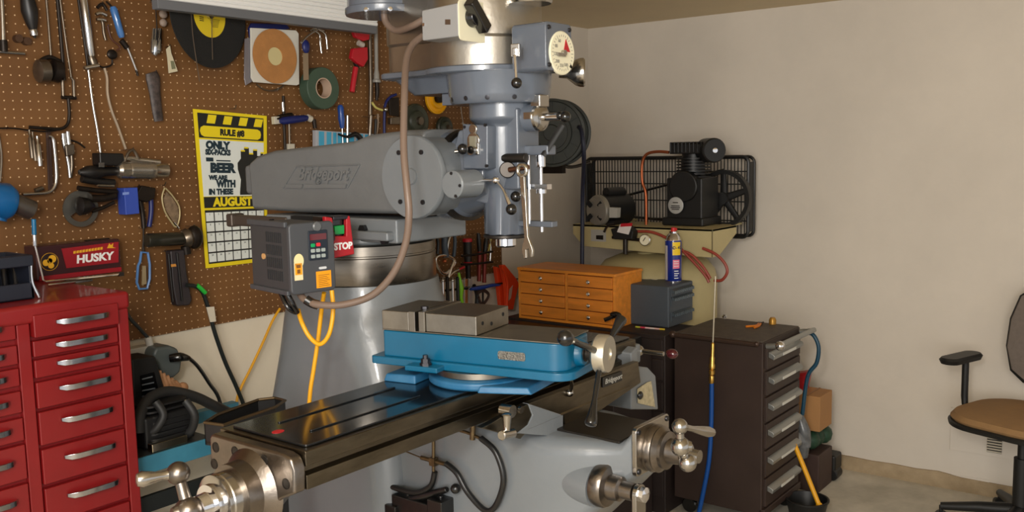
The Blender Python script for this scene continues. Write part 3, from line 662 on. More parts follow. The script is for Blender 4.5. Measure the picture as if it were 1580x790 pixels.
# box turned so that one face looks at the camera's left and the panel face to its right
c_tl, c_tm, c_tr = P(385, 352, d=2.30), P(443, 348, d=2.16), P(510, 338, d=2.24)
c_bl, c_bm, c_br = P(388, 441, d=2.30), P(444, 455, d=2.16), P(513, 447, d=2.24)
zt, zb = c_tm.z, c_bm.z
def flat(p, z): return V((p.x, p.y, z))
A, B_, C_ = flat(c_tl, 0), flat(c_tm, 0), flat(c_tr, 0)
D_ = A + (C_-B_)
vfd = thing('inverter_box', 'dark grey inverter control box with keypad and red display mounted beside the machine ram', 'control box', flat((A+C_)/2, zb))
fr = (C_-B_).normalized(); sd_ = (A-B_).normalized()
fl = (C_-B_).length; sl2 = (A-B_).length; hh = zt-zb
fout = V((fr.y, -fr.x, 0)); 
if (fout.dot(CAM-B_)) < 0: fout = -fout
sout = V((sd_.y, -sd_.x, 0))
if (sout.dot(CAM-B_)) < 0: sout = -sout
def quad(o, u, v, lst): return [o + u*a + v*c for a, c in lst]
b = MB(); base = [A, B_, C_, D_]
b.solid([flat(p, zb) for p in base], (0, 0, hh)); b.build('housing', vf_l, vfd, .006)
FFr = frame(flat(B_, zb), fr, (0, 0, 1), fout)     # front face frame, u right v up out
if (FFr.to_3x3() @ V((0, 0, 1))).dot(fout) < 0: pass
b = MB(FFr); b.prism(rr2(-.002, fl+.002, -.004, hh+.004, .012, .012), -.004, .010); fp = b.build('front_cover', vf_g, vfd, .004)
b = MB(FFr); b.prism(rr2(fl*.40, fl*.84, hh*.46, hh*.90, .003, .003), .010, .013); kp = b.build('keypad_panel', mat('keypad_navy', (22, 32, 44), .4), fp, .001)
b = MB(FFr); b.prism(rr2(fl*.43, fl*.81, hh*.76, hh*.85, .001, .001), .013, .0137); b.build('display', mat('display_red', (88, 10, 16), .15, coat=.5), kp)
for i, (u, v, col) in enumerate([(.485, .685, (0, 150, 84)), (.61, .69, (204, 40, 52))]+[(.48+.12*k, .605-.085*r_, (150, 160, 158)) for r_ in range(2) for k in range(3)]):
    b = MB(FFr); b.prism(rr2(fl*(u-.045), fl*(u+.045), hh*(v-.027), hh*(v+.027), .002, .002), .013, .016)
    b.build('button', mat('button_%s' % ['green', 'red'][i] if i < 2 else 'button_grey', col, .4), kp, .0006)
b = MB(FFr); b.lathe([(.012, 0), (.012, .002), (.009, .004), (0, .003)], (fl*.62, hh*.955, .010), seg=20); b.build('dial', mat('knob_grey', (88, 90, 92), .3), fp)
b = MB(FFr); b.prism(rr2(fl*.55, fl*.90, hh*.035, hh*.285, .001, .001), .010, .0106); wl = b.build('warning_label', mat('label_orange', (236, 156, 20), .5), fp)
b = MB(FFr)
for k in range(7): b.bb(fl*.60, fl*(.86-.03*(k % 3)), hh*(.06+.027*k), hh*(.067+.027*k), .0106, .011)
b.build('label_print', mat('print_brown', (120, 76, 20), .6), wl)
b = MB(FFr); b.prism(rr2(fl*.06, fl*.25, hh*.19, hh*.45, .001, .001), .010, .0106); wl = b.build('voltage_label', mat('label_cream', (232, 214, 170), .5), fp)
b = MB(FFr); b.bb(fl*.075, fl*.235, hh*.27, hh*.44, .0106, .011); b.build('label_field', mat('label_orange', (236, 156, 20), .5), wl)
b = MB(FFr); b.bb(fl*.12, fl*.19, hh*.29, hh*.35, .011, .0114); b.bb(fl*.11, fl*.2, hh*.37, hh*.42, .011, .0114); split(b, 'label_symbol', mat('print_brown', (120, 76, 20), .6), wl)
b = MB(FFr); b.lathe([(.013, 0), (.013, .0008), (0, .0008)], (fl*.17, hh*.475, .0102), seg=20, sx=1.3); b.build('round_sticker', mat('sticker_cream', (226, 214, 160), .5), fp)
b = MB(FFr); b.prism(rr2(fl*.62, fl*.80, hh*.315, hh*.35, .003, .003), .010, .0114); b.build('logo_plate', mat('logo_white', (210, 212, 214), .4), fp)
SF = frame(flat(A, zb), -sd_, (0, 0, 1), sout)
b = MB(SF)
for r_ in range(4):
    for k in range(8):
        u = sl2*(.45+.052*k); v = hh*(.16+.19*r_); b.bb(u, u+sl2*.02, v, v+hh*.15, -.001, .0022)
vn = b.build('vent_grille', mat('vent_dark', (36, 36, 38), .6), vfd)
b = MB(SF); b.lathe([(.008, 0), (.008, .003), (0, .003)], (sl2*.37, hh*.5, 0.0005), seg=20, sx=.9); b.build('knockout_plug', mat('plug_tan', (190, 146, 96), .5), vfd)
b = MB(SF); b.bb(-.003, sl2*.98, hh-.006, hh+.008, -.004, .006); b.bb(-.003, sl2*.98, -.006, .006, -.004, .006); split(b, 'edge_rail', vf_g, vfd, .003)
# cover flap on the far left of the housing, cable clamp below
b = MB(); b.tube([flat(B_, zb)+sd_*.02+V((0, 0, .002)), P(452, 470, d=2.2), P(458, 482, d=2.22)], .007, 10); b.tube([flat(B_, zb)+sd_*.05, P(444, 474, d=2.2), P(455, 482, d=2.22)], .006, 10); b.build('cable_gland', g_blk, vfd)
# bracket to the turret
b = MB(); ctr = (A+C_)/2; b.solid([flat(C_, zt-.05), V((-2.80, -1.02, zt-.05)), V((-2.80, -.95, zt-.05)), flat(D_, zt-.05)], (0, 0, .02)); b.build('mounting_bracket', vf_l, vfd)
# ================================================================== stop switch
st_n = P(526, 360, d=2.34)
SFm = frame(st_n, fr, (0, 0, 1), fout)
def suv(px, py):
    r = CF + CR*((px-IW/2)/FPX) - CU*((py-IH/2)/FPX); nrm = (SFm.to_3x3() @ V((0, 0, 1))); p = CAM + r*((st_n-CAM).dot(nrm)/r.dot(nrm)); q = SFm.inverted() @ p; return (q.x, q.y)
stp = thing('stop_switch', 'red paddle switch marked STOP with a green start button, beside the grey inverter box', 'switch', SFm @ V((0, -.06, 0)))
b = MB(SFm); b.prism([suv(512, 336), suv(542, 336), suv(542, 372), suv(512, 376)], -.09, -.012); b.build('switch_box', g_blk, stp, .003)
b = MB(SFm); b.prism([suv(500, 334), suv(512, 336), suv(515, 364), suv(533, 364), suv(533, 333), suv(539, 333), suv(546, 392), suv(512, 399), suv(504, 396)], -.010, .004); pdl = b.build('stop_paddle', g_red, stp, .003)
b = MB(SFm); tx = suv(527, 380); b.text('STOP', SFm.inverted() @ SFm @ Matrix.Translation((tx[0]+.002, tx[1], .0045)), .0235, .0004, 0, .0011, .95)
b.build('lettering', mat('letter_white', (240, 240, 240), .5), pdl)
b = MB(SFm); b.prism([suv(516, 349), suv(531, 347), suv(531, 361), suv(516, 362)], -.012, .002); b.build('start_button', mat('button_bright_green', (0, 150, 66), .35, coat=.3), stp, .002)
b = MB(SFm); b.prism([suv(513, 334), suv(536, 332), suv(536, 338), suv(513, 340)], -.03, .004); b.build('hinge', g_bolt, stp, .002)
# ================================================================== conduits and cords
cd = mat('conduit_taupe', (112, 94, 82), .42)
b = MB(); pts = [(652, 56, 2.30), (636, 70, 2.28), (627, 95, 2.24), (624, 150, 2.16), (623, 230, 2.12), (628, 290, 2.10), (631, 330, 2.10), (626, 375, 2.12), (608, 420, 2.14), (575, 455, 2.16), (530, 470, 2.17), (490, 470, 2.18), (470, 462, 2.2), (462, 452, 2.22)]
b.tube([P(p[0], p[1], d=p[2]) for p in pts], .0085, 12)
o = tag(b.build('flexible_conduit', cd), 'long brown rubber conduit hanging before the ram from switch box to inverter', 'conduit')
b = MB(); pts = [(654, 30, 2.32), (636, 40, 2.34), (612, 47, 2.4), (596, 35, 2.42), (593, 15, 2.42), (600, -12, 2.42)]
b.tube([P(p[0], p[1], d=p[2]) for p in pts], .0088, 12)
tag(b.build('flexible_conduit', cd), 'short brown conduit loop curling up behind the switch box at the top of the head', 'conduit')
b = MB(); b.tube([P(x, y, d=2.19) for x, y in ((472, 462), (482, 468), (492, 471))], .0115, 12); b.build('tape_sleeve', g_blk, bpy.data.objects['flexible_conduit'])
ylw = mat('cord_yellow', (228, 164, 22), .45)
b = MB(); b.tube([P(*p[:2], d=p[2]) for p in ((512, 448, 2.24), (514, 480, 2.24), (508, 515, 2.24), (494, 531, 2.25), (478, 520, 2.26), (466, 498, 2.26), (460, 478, 2.24))], .0055, 10)
b.tube([P(*p[:2], d=p[2]) for p in ((500, 452, 2.27), (496, 480, 2.3), (490, 530, 2.32), (484, 570, 2.33), (478, 612, 2.34), (472, 700, 2.40))], .0055, 10)
tag(b.build('extension_lead', ylw), 'yellow power cord looped under the inverter box and dropping behind the table', 'cord')
b = MB(); b.tube([P(*p, y=-.05) for p in ((432, 476), (420, 496), (405, 530), (386, 570), (372, 598), (365, 620), (358, 680))], .005, 8)
tag(b.build('extension_lead', ylw), 'thin yellow cord hanging down the white wall left of the machine column', 'cord')
# ================================================================== wrench hanging at the quill
xw = SX-.09
wr = mat('wrench_chrome', (190, 186, 178), .2, 1.)
def wrench(name, label, a, c, w, tail, x, open_end=True):
    A_, C2 = P(*a, x=x), P(*c, x=x); L = (C2-A_).length; d = (C2-A_).normalized(); F = frame(A_, d, ez=(-1, 0, 0))
    pr = [(.0, -w*.55), (.012, -w*.5), (L-.02, -w*.38), (L-.004, -w*.9)]
    po = [(L+.012, -w*1.15), (L+.03, -w*.75), (L+.028, -w*.28), (L+.008, -w*.2), (L+.006, w*.35), (L+.026, w*.55), (L+.026, w*.95), (L+.010, w*1.2), (L-.006, w*.85), (L-.022, w*.38), (.012, w*.5), (0, w*.55)]
    b = MB(F); b.prism(pr+po, -.004, .004)
    b.ring((-.008, 0, 0), w*.95, .0052, (0, 0, 1), 28, 10)
    return tag(b.build(name, wr, None, .0012), label, 'wrench')
wrench('combination_wrench', 'long chrome combination wrench hanging from the quill shaft, its open end down', (806, 268), (814, 380), .014, 1, xw)
# ================================================================== red tool chest
c_red = mat('chest_red', (126, 18, 20), .38, coat=.2, var=.08, vscale=8)
c_hd = mat('handle_chrome', (178, 178, 182), .2, 1.)
Yc = -.5
ct = P(193, 437, y=Yc); XR = ct.x; ZT = 1.232; XL = XR-.70
chest = thing('tool_chest', 'tall red steel tool chest with two columns of drawers and chrome pulls', 'tool chest', ((XL+XR)/2, -.28, 0))
b = MB(); b.bb(XL, XR, Yc+.012, -.03, .06, ZT-.045); b.build('cabinet_body', mat('chest_dark_red', (122, 16, 20), .4), chest, .003)
b = MB(); b.bb(XL-.004, XR+.006, Yc-.012, -.024, ZT-.05, ZT); b.build('top_lid', c_red, chest, .012, seg=4)
b = MB(); b.bb(XR-.030, XR+.002, Yc-.004, Yc+.03, .06, ZT-.048); b.build('corner_post', c_red, chest, .004)
cx = P(44, 600, y=Yc).x; b = MB(); b.bb(cx-.019, cx+.014, Yc-.003, Yc+.02, .06, ZT-.048); b.build('centre_post', c_red, chest, .003)
for sx_ in (-1, 1):
    for y in (-.42, -.1):
        b = MB(); b.cyl(((XL+XR)/2+sx_*.29, y, .03), ((XL+XR)/2+sx_*.29+.03, y, .03), .03, ch=.004); b.build('caster', g_blk, chest)
def drawer(x0, x1, z0, z1, hx0, hx1, hz, out=0.):
    b = MB(); b.bb(x0, x1, Yc-.006-out, Yc+.3, z0, z1); d = b.build('drawer', c_red, chest, .003)
    b = MB(); yo = Yc-.006-out; h = .0075
    b.loft([[(x, yo-o_, hz-h*k) , (x, yo-o_-.006, hz-h*k), (x, yo-o_-.006, hz+h*k), (x, yo-o_, hz+h*k)] for x, o_, k in ((hx0, 0, .6), (hx0+.012, .014, 1), (hx0+.03, .02, 1), (hx1-.03, .02, 1), (hx1-.012, .014, 1), (hx1, 0, .6))])
    b.build('drawer_pull', c_hd, d, .0015)
rights = [(463, 515, 489), (515, 545, 523), (548, 586, 553), (590, 633, 590), (640, 690, 637), (694, 753, 691), (757, 815, 750)]
# heights measured on the drawer fronts' left edges
zs = []
for yt, yb_ in ((484, 521), (525, 552), (555, 585), (590, 633), (637, 691), (696, 753), (758, 815), (820, 880)):
    zs.append((P(52, yt, y=Yc).z, P(55, yb_, y=Yc).z))
xr0, xr1 = cx+.018, XR-.034
for i, (zt_, zb_) in enumerate(zs):
    hz = zt_-(zt_-zb_)*(.36 if i > 1 else .42)
    drawer(xr0, xr1, zb_+.002, zt_-.002, xr0+.055, xr1-.03, hz, .012 if i == 0 else 0)
zl = []
for yt, yb_ in ((487, 525), (532, 564), (568, 598), (604, 640), (646, 684), (688, 745), (750, 805), (810, 860)):
    zl.append((P(20, yt, y=Yc).z, P(20, yb_, y=Yc).z))
xl0, xl1 = XL+.03, cx-.022
for i, (zt_, zb_) in enumerate(zl): drawer(xl0, xl1, zb_+.002, zt_-.002, xl0+.04, xl1-.03, zt_-(zt_-zb_)*.42, 0)
b = MB(); c = P(173, 690, y=Yc-.01); b.lathe([(.004, 0), (.004, .0015), (0, .0015)], (c.x, Yc-.006, c.z), (0, -1, 0), 12); b.build('paint_chip', g_cream, chest)
# ---- things on the chest
yh = P(120, 427, z=ZT).y
hk0, hk1 = P(58, 432, y=yh), P(188, 418, y=yh)
hb_m = mat('box_maroon', (58, 26, 30), .35, coat=.3); hr = mat('box_red', (150, 24, 36), .4)
zt1, zt2 = P(58, 380, y=yh).z, P(182, 371, y=yh).z
box = thing('socket_set_case', 'dark maroon tool case with red label and yellow round badge on the red chest', 'tool case', ((hk0.x+hk1.x)/2, yh+.03, ZT))
b = MB(); b.bb(hk0.x, hk1.x, yh, yh+.075, ZT+.001, zt1); b.build('case_body', hb_m, box, .005)
HF = frame((hk0.x, yh-.0005, ZT+.001), (1, 0, 0), (0, 0, 1)); Lh, Hh = hk1.x-hk0.x, zt1-ZT
b = MB(HF); b.prism([(Lh*.33, Hh*.28), (Lh*.96, Hh*.28), (Lh*.98, Hh*.9), (Lh*.29, Hh*.86)], 0, .002); lb = b.build('label_panel', hr, box)
b = MB(HF); b.text('HUSKY', Matrix.Translation((Lh*.67, Hh*.49, .0025)), .034, .0003, .1, .0014, 1.12); b.build('lettering', mat('letter_white', (235, 230, 222), .5), lb)
b = MB(HF); [b.prism([(Lh*(.42+.036*k), Hh*(.68+.004*k)), (Lh*(.448+.036*k), Hh*(.68+.004*k)), (Lh*(.452+.036*k), Hh*(.76+.004*k)), (Lh*(.424+.036*k), Hh*(.75+.004*k))], .002, .003) for k in range(10)]; b.prism([(Lh*.83, Hh*.74), (Lh*.86, Hh*.88), (Lh*.88, Hh*.82), (Lh*.91, Hh*.88), (Lh*.9, Hh*.76), (Lh*.94, Hh*.72)], .002, .003); b.build('small_print', mat('print_gold', (230, 170, 40), .5), lb)
b = MB(HF); b.lathe([(.027, 0), (.027, .0018), (.024, .0022), (0, .0022)], (Lh*.145, Hh*.52, 0), seg=36); bd = b.build('round_badge', mat('badge_dark', (40, 22, 22), .4), box)
b = MB(HF); b.ring((Lh*.145, Hh*.52, .002), .0265, .0007, (0, 0, 1), 36, 6)
for x, y, r in ((-.012, -.002, .010), (.008, .008, .012), (.003, -.012, .009), (0, .003, .008)): b.lathe([(r, .002), (r, .0035), (0, .0035)], (Lh*.145+x, Hh*.52+y, 0), seg=20)
b.build('badge_figure', mat('badge_yellow', (236, 178, 40), .5), bd)
b = MB(HF); b.bb(Lh*.02, Lh*.99, -.0, Hh*.13, .0, .003); b.build('bottom_stripe', hr, box)
b = MB(); b.cyl((hk1.x-.02, yh+.03, zt1-.001), (hk1.x-.1, yh+.03, zt1-.001), .004); b.build('carry_handle', g_blk, box)
# blue handled breaker bar leaning on it
b = MB(); q = lambda px, py, y=-.47: P(px, py, y=y)
bb_ = thing('breaker_bar', 'chrome L shaped bar with blue grip standing before the maroon tool case', 'breaker bar', q(65, 434))
lo = P(67, 435, z=ZT+.006); hi = P(54, 380, y=lo.y)
e2 = P(186, 423, z=ZT+.008); q = lambda px, py: P(px, py, y=lo.y)
b.tube([hi, lo+(hi-lo)*.06, lo+(e2-lo)*.03, e2], .0034, 8, sm=False); b.box(e2, (.016, .012, .012)); b.build('bar', g_chr, bb_)
b = MB(); b.cyl(q(52, 338), q(53, 362), .0065, ch=.001); b.build('grip', mat('grip_teal', (12, 104, 150), .35), bb_)
b = MB(); b.cyl(q(53, 362), q(54, 380), .006, ch=.001); b.build('ferrule', g_chr, bb_)
b = MB(); b.cyl(P(74, 440, z=ZT+.005), P(142, 432, z=ZT+.005), .0042, seg=8); tag(b.build('steel_rod', g_chr), 'thin bright steel rod lying along the front edge of the red chest top', 'rod')
# dark case on the left
k0, k1 = P(-30, 440, y=-.42), P(52, 434, y=-.42)
dc = thing('open_tool_box', 'dark navy open box filled with tools at the left end of the red chest top', 'tool box', ((k0.x+k1.x)/2, -.36, ZT))
zq = P(52, 392, y=-.42).z
nv = mat('box_navy', (26, 30, 42), .45)
b = MB(); b.bb(k0.x, k1.x, -.42, -.41, ZT+.001, ZT+.045); b.bb(k0.x, k1.x, -.29, -.28, ZT+.001, zq); b.bb(k0.x, k0.x+.01, -.42, -.28, ZT+.001, zq); b.bb(k1.x-.01, k1.x, -.42, -.28, ZT+.001, zq); b.bb(k0.x, k1.x, -.42, -.28, ZT+.001, ZT+.008); b.build('box_shell', nv, dc, .003)
b = MB(); b.bb(k0.x, k1.x, -.43, -.40, zq-.03, zq); b.build('front_rail', nv, dc, .004)
for i in range(4):
    b = MB(); xx = k0.x+.03+.028*i; b.cyl((xx, -.36, ZT+.02), (xx+.02, -.31, zq-.012), .007); tag(b.build('hand_tool', g_bolt), 'dark steel hand tool standing in the navy box on the red chest', 'tool', 'tools in the navy box')
b = MB(); b.tube([(k1.x+.006, -.43, ZT+.004), (k1.x-.006, -.425, ZT+.05), (k1.x-.004, -.425, zq-.01)], .004, 8); tag(b.build('steel_strip', g_chr), 'bent bright steel strip leaning on the right end of the navy box', 'strip')
# ================================================================== behind the table: blue stand, finned machine, cords
yb = -.40
sb = mat('stand_blue', (58, 122, 146), .45, var=.12, vscale=14)
A1, A2 = P(217, 712, y=yb), P(320, 686, y=yb); A1.x = XR+.012
zt_s = P(216, 708, y=yb).z
stand = thing('machine_stand', 'low teal blue steel stand between the red chest and the milling machine', 'stand', ((A1.x+A2.x)/2, yb+.15, 0))
zz0, zz1 = P(218, 734, y=yb).z, P(218, 706, y=yb).z
b = MB(); b.bb(A1.x, A2.x+.02, yb-.004, yb+.004, zz0, zz1); b.build('front_beam', sb, stand, .002)
b = MB(); b.bb(A1.x, A2.x+.02, yb+.0045, yb+.36, zz1-.006, zz1); b.build('deck_plate', mat('deck_dark', (58, 60, 60), .5, .4), stand, .002)
xleg = P(447, 770, y=yb+.02).x
b = MB(); b.bb(xleg-.02, xleg+.02, yb-.0, yb+.05, 0.0, zz1-.02); b.build('leg', sb, stand, .003)
b = MB(); b.bb(A1.x, A1.x+.04, yb, yb+.04, 0.0, zz1-.01); b.build('leg', sb, stand, .003)
b = MB(); b.bb(A1.x, A1.x+.04, yb+.32, yb+.36, 0.0, zz1-.01); b.build('leg', sb, stand, .003)
b = MB(); b.bb(xleg-.02, xleg+.02, yb+.31, yb+.36, 0.0, zz1-.02); b.build('leg', sb, stand, .003)
b = MB(); b.bb(A2.x, xleg+.02, yb+.02, yb+.05, zz1-.05, zz1-.01); b.bb(A2.x, xleg+.02, yb+.31, yb+.35, zz1-.05, zz1-.01); split(b, 'side_rail', sb, stand, .002)
c0, c1 = P(220, 775, y=yb-.02), P(330, 735, y=yb-.02)
b = MB(); b.bb(A1.x, xleg, yb-.004, yb+.012, P(225, 792, y=yb).z, P(225, 766, y=yb).z); b.build('cross_rail', mat('rail_black', (26, 30, 30), .5), stand, .002)
# finned motor body
fm = mat('fin_black', (22, 22, 23), .5); zs_ = zz1+.001
mx0, mx1 = P(222, 690, y=yb).x, P(322, 660, y=yb).x
mo = thing('finned_motor', 'black ribbed motor with a polished bar in front, standing on the teal stand', 'motor', ((mx0+mx1)/2, yb+.12, zs_))
b = MB(); b.bb(mx0+.03, mx1-.02, yb+.04, yb+.26, zs_, zs_+.10); b.build('motor_body', fm, mo, .01)
b = MB()
for k in range(8): b.prism(rrect(mx1-mx0-.07, .24-.006*k, .03), zs_+.008+k*.0165, zs_+.014+k*.0165, Matrix.Translation(((mx0+mx1)/2+.005, yb+.145, 0)))
split(b, 'cooling_fin', fm, mo)
b = MB(); q0, q1 = P(236, 694, y=yb+.0), P(291, 680, y=yb+.0); b.bb(q0.x, q1.x, yb+.004, yb+.03, zs_, zs_+.026); b.build('polished_bar', mat('polish_gold', (222, 214, 190), .12, 1.), mo, .003)
b = MB(); b.tube([P(214, 668, y=yb+.05), P(216, 640, y=yb+.06), P(232, 614, y=yb+.1), P(262, 604, y=yb+.12), P(300, 612, y=yb+.12), P(330, 626, y=yb+.12), P(352, 636, y=yb+.15)], .017, 14)
tag(b.build('thick_hose', mat('hose_grey', (38, 38, 38), .55)), 'thick dark grey hose arching over the finned motor', 'hose')
b = MB(); b.tube([P(286, 618, y=yb+.02), P(300, 640, y=yb+.0), P(296, 662, y=yb+.02), P(282, 676, y=yb+.05)], .013, 12); b.tube([P(240, 620, y=yb+.05), P(252, 640, y=yb+.03), P(240, 662, y=yb+.04), P(226, 668, y=yb+.06)], .013, 12)
split(b, 'hose_arm', mat('hose_grey', (38, 38, 38), .55), mo)
# black case with silver louvres
yk = -.22
g0, g1 = P(206, 640, y=yk), P(255, 612, y=yk)
q = lambda px, py, y=yk: P(px, py, y=y)
bc = thing('battery_charger', 'upright black case with bright slotted window behind the finned motor', 'charger', (q(232, 640).x, yk+.06, zs_))
b = MB(); b.solid([q(203, 555), q(240, 549), q(256, 606), q(256, 640), q(256, 700), q(212, 700)], (0, .10, 0)); b.build('case_body', fm, bc, .006)
b = MB(); b.solid([q(216, 580), q(237, 574), q(246, 612), q(220, 622)], (0, -.004, 0)); wn = b.build('window', mat('window_black', (8, 9, 12), .15), bc)
b = MB()
for k in range(4): y0 = 584+k*9; b.solid([q(219, y0, yk-.005), q(235+k*2, y0-4, yk-.005), q(235+k*2, y0-2, yk-.005), q(219, y0+2, yk-.005)], (0, -.002, 0))
split(b, 'louvre', mat('louvre_silver', (170, 178, 186), .25, .7), wn)
# gray round plate machine with plug
ym = -.13
q = lambda px, py, y=ym: P(px, py, y=y)
gm = thing('bench_grinder', 'rounded dark grey machine body with a plugged in black lead by the white wall', 'grinder', (q(258, 560).x, ym+.05, zz1))
mg = mat('body_grey_green', (84, 92, 92), .4)
b = MB(); b.solid([q(*p) for p in ((236, 548), (242, 536), (262, 533), (276, 538), (282, 556), (280, 574), (268, 585), (252, 584))], (0, .09, 0)); b.build('body_shell', mg, gm, .012)
b = MB(); b.tube([q(262, 553, ym-.01), q(278, 551, ym-.03), q(292, 553, ym-.03)], [.014, .016, .008], 12); b.build('plug', g_blk, gm)
b = MB(); b.cyl(q(262, 610, ym+.03), V((q(262, 610).x, ym+.03, zz1+.002)), .03); b.cyl((q(262, 610).x, ym+.03, zz1+.001), (q(262, 610).x, ym+.03, zz1+.02), .07); b.build('pedestal', mg, gm)
b = MB(); b.tube([q(292, 553, ym-.03), q(305, 565, ym-.03), q(322, 590, ym-.04), q(340, 622, ym-.05), q(350, 700, ym-.05)], .0065, 8)
tag(b.build('black_lead', g_blk), 'black cord running from the grey grinder plug down behind the black tray', 'cord')
b = MB(); q = lambda px, py, y=-.07: P(px, py, y=y)
b.tube([q(190, 470), q(200, 490), q(218, 510), q(232, 528), q(240, 560), q(236, 600)], .006, 8)
tag(b.build('grey_lead', mat('cord_darkgrey', (44, 50, 52), .5)), 'dark grey cord passing from behind the red chest down to the white strip', 'cord')
b = MB(); b.bb(q(196, 540).x, q(236, 540).x, -.075, -.03, q(215, 556).z, q(215, 536).z); b.tube([q(228, 520), q(232, 535), q(236, 556)], .012, 10)
tag(b.build('power_strip', mat('strip_white', (206, 204, 196), .4), None, .002), 'white ribbed strip end on the wall just right of the red chest', 'power strip')
b = MB(); q = lambda px, py, y=-.19: P(px, py, y=y)
random.seed(5)
for i in range(5):
    b.tube([q(246+6*i, 572+4*i), q(250+7*i, 590+2*i), q(262+5*i, 604)], [.006, .009, .005], 8)
b.ball(q(268, 600), .024, sc=(1.3, .8, .8)); b.ball(q(282, 598), .018)
tag(b.build('leather_glove', mat('glove_tan', (176, 130, 92), .7, var=.25, vscale=30)), 'crumpled tan work glove behind the black ribbed motor', 'glove')
# green striped cable with tag
b = MB(); q = lambda px, py, y=-.06: P(px, py, y=y)
gc_ = thing('heavy_cable', 'thick black cable with a green band and white paper tag hanging on the white wall', 'cable', q(378, 640))
b.tube([q(288, 440), q(302, 442), q(313, 452), q(322, 478), q(332, 515), q(348, 560), q(366, 600), q(380, 640), q(385, 700)], .0075, 10); b.build('cable_body', mat('cable_black', (20, 28, 28), .4), gc_)
b = MB(); b.tube([q(304, 440, -.064), q(310, 445, -.066), q(317, 452, -.066)], .0078, 10); b.build('green_band', mat('band_green', (40, 180, 60), .4), gc_)
b = MB(); b.solid([q(318, 474, -.075), q(330, 473, -.075), q(333, 496, -.075), q(324, 497, -.075)], (0, -.002, 0)); b.build('paper_tag', mat('tag_paper', (214, 206, 188), .6), gc_)
# black drip tray behind the table
bt = thing('drip_tray', 'shallow black tray with a brassy rim behind the milling table', 'tray', (P(385, 640, y=-1.12).x, -1.05, 0.93))
r_ = [P(*p, z=.97) for p in ((316, 652), (335, 640), (398, 617), (424, 614), (440, 618), (425, 628), (375, 645), (345, 656))]
b = MB(); b.solid([p-V((0, 0, .05)) for p in r_], (0, 0, .004)); 
b.tube([p for p in r_], .004, 8, sm=False, closed=True); b.build('tray_rim', mat('rim_brass', (96, 80, 58), .35, .8), bt)
b = MB(); n = len(r_)
for k in range(n):
    p, q_ = r_[k], r_[(k+1) % n]; b.solid([p, q_, q_-V((0, 0, .055)), p-V((0, 0, .055))], (0, .003, 0))
b.build('tray_wall', fm, bt)
b = MB(); pq = (r_[3]+r_[5])/2; b.bb(pq.x-.015, pq.x+.015, pq.y-.015, pq.y+.015, 0, .933); b.build('tray_post', fm, bt)
# ================================================================== brown roller cabinet
b_br = mat('cabinet_brown', (52, 38, 32), .5, var=.15, vscale=5, bump=.04, bscale=80)
b_top = mat('cabinet_top_worn', (60, 50, 42), .6, var=.5, vscale=25, rgb2=(96, 86, 76))
al = mat('pull_aluminium', (158, 160, 158), .35, .75)
BX0, BX1, BY0, BY1, BZ = -.976, -.571, -1.457, -1.05, .806
rc = thing('roller_cabinet', 'dark brown steel drawer cabinet on casters with bright slanted drawer pulls', 'tool cabinet', ((BX0+BX1)/2, (BY0+BY1)/2, 0))
b = MB(); b.bb(BX0, BX1, BY0+.008, BY1, .075, BZ-.004); b.build('cabinet_body', b_br, rc, .004)
b = MB(); b.bb(BX0+.004, BX1-.004, BY0+.012, BY1-.006, BZ-.004, BZ); b.build('worn_top', b_top, rc, .001)
for yt, yb_ in ((538, 572), (574, 612), (614, 653), (655, 694), (696, 737), (739, 783)):
    z1, z0 = P(1180, yt, y=BY0).z, P(1180, yb_, y=BY0).z
    b = MB(); b.bb(BX0+.02, BX1-.02, BY0-.002, BY0+.2, z0, z1-.004); d = b.build('drawer', b_br, rc, .002)
    zc = z0+(z1-z0)*.52; xa, xb = BX0+.035, BX1-.05
    b = MB(); b.prism([(0, 0), (-.022, -.008), (-.026, .006), (-.022, .012), (0, .022)], xa, xb, frame((0, BY0-.002, zc), (0, 1, 0), (0, 0, 1))); b.build('drawer_pull', al, d, .0015)
    b = MB(); b.bb(xa+(xb-xa)*.28, xa+(xb-xa)*.72, BY0-.0295, BY0-.027, zc-.004, zc+.008); b.build('label_strip', mat('strip_white', (206, 204, 196), .4), d)
b = MB(); b.bb(BX0, BX1, BY0-.006, BY0+.02, .075, .105); b.build('bottom_rail', b_br, rc, .004)
for x in (BX0+.05, BX1-.05):
    for y in (BY0+.05, BY1-.05):
        b = MB(); b.cyl((x-.012, y, .034), (x+.012, y, .034), .034, ch=.004); c = b.build('caster', g_blk, rc)
        b = MB(); b.bb(x-.02, x+.02, y-.02, y+.02, .062, .078); b.build('caster_fork', g_dk, c)
b = MB(); b.cyl((BX0-.012, BY1, BZ-.01), (BX0-.012, BY0+.03, BZ-.01), .0105, ch=.003); b.ball((BX0-.012, BY1, BZ-.008), .016); b.ball((BX0-.012, BY0+.03, BZ-.008), .012); b.build('side_rail_bar', mat('rail_brown', (74, 58, 50), .35, .5), rc)
b = MB(); b.tube([(BX0+.02, BY0, BZ-.02), (BX0+.02, BY0-.05, BZ-.012), (BX0+.04, BY0-.055, BZ-.01), (BX1-.03, BY0-.055, BZ-.01), (BX1-.02, BY0-.05, BZ-.012), (BX1-.02, BY0, BZ-.02)], .011, 12); b.build('push_handle', al, rc)
b = MB(); b.ball((BX0+.02, BY0-.055, BZ-.012), .020); b.build('handle_end', g_chr, rc)
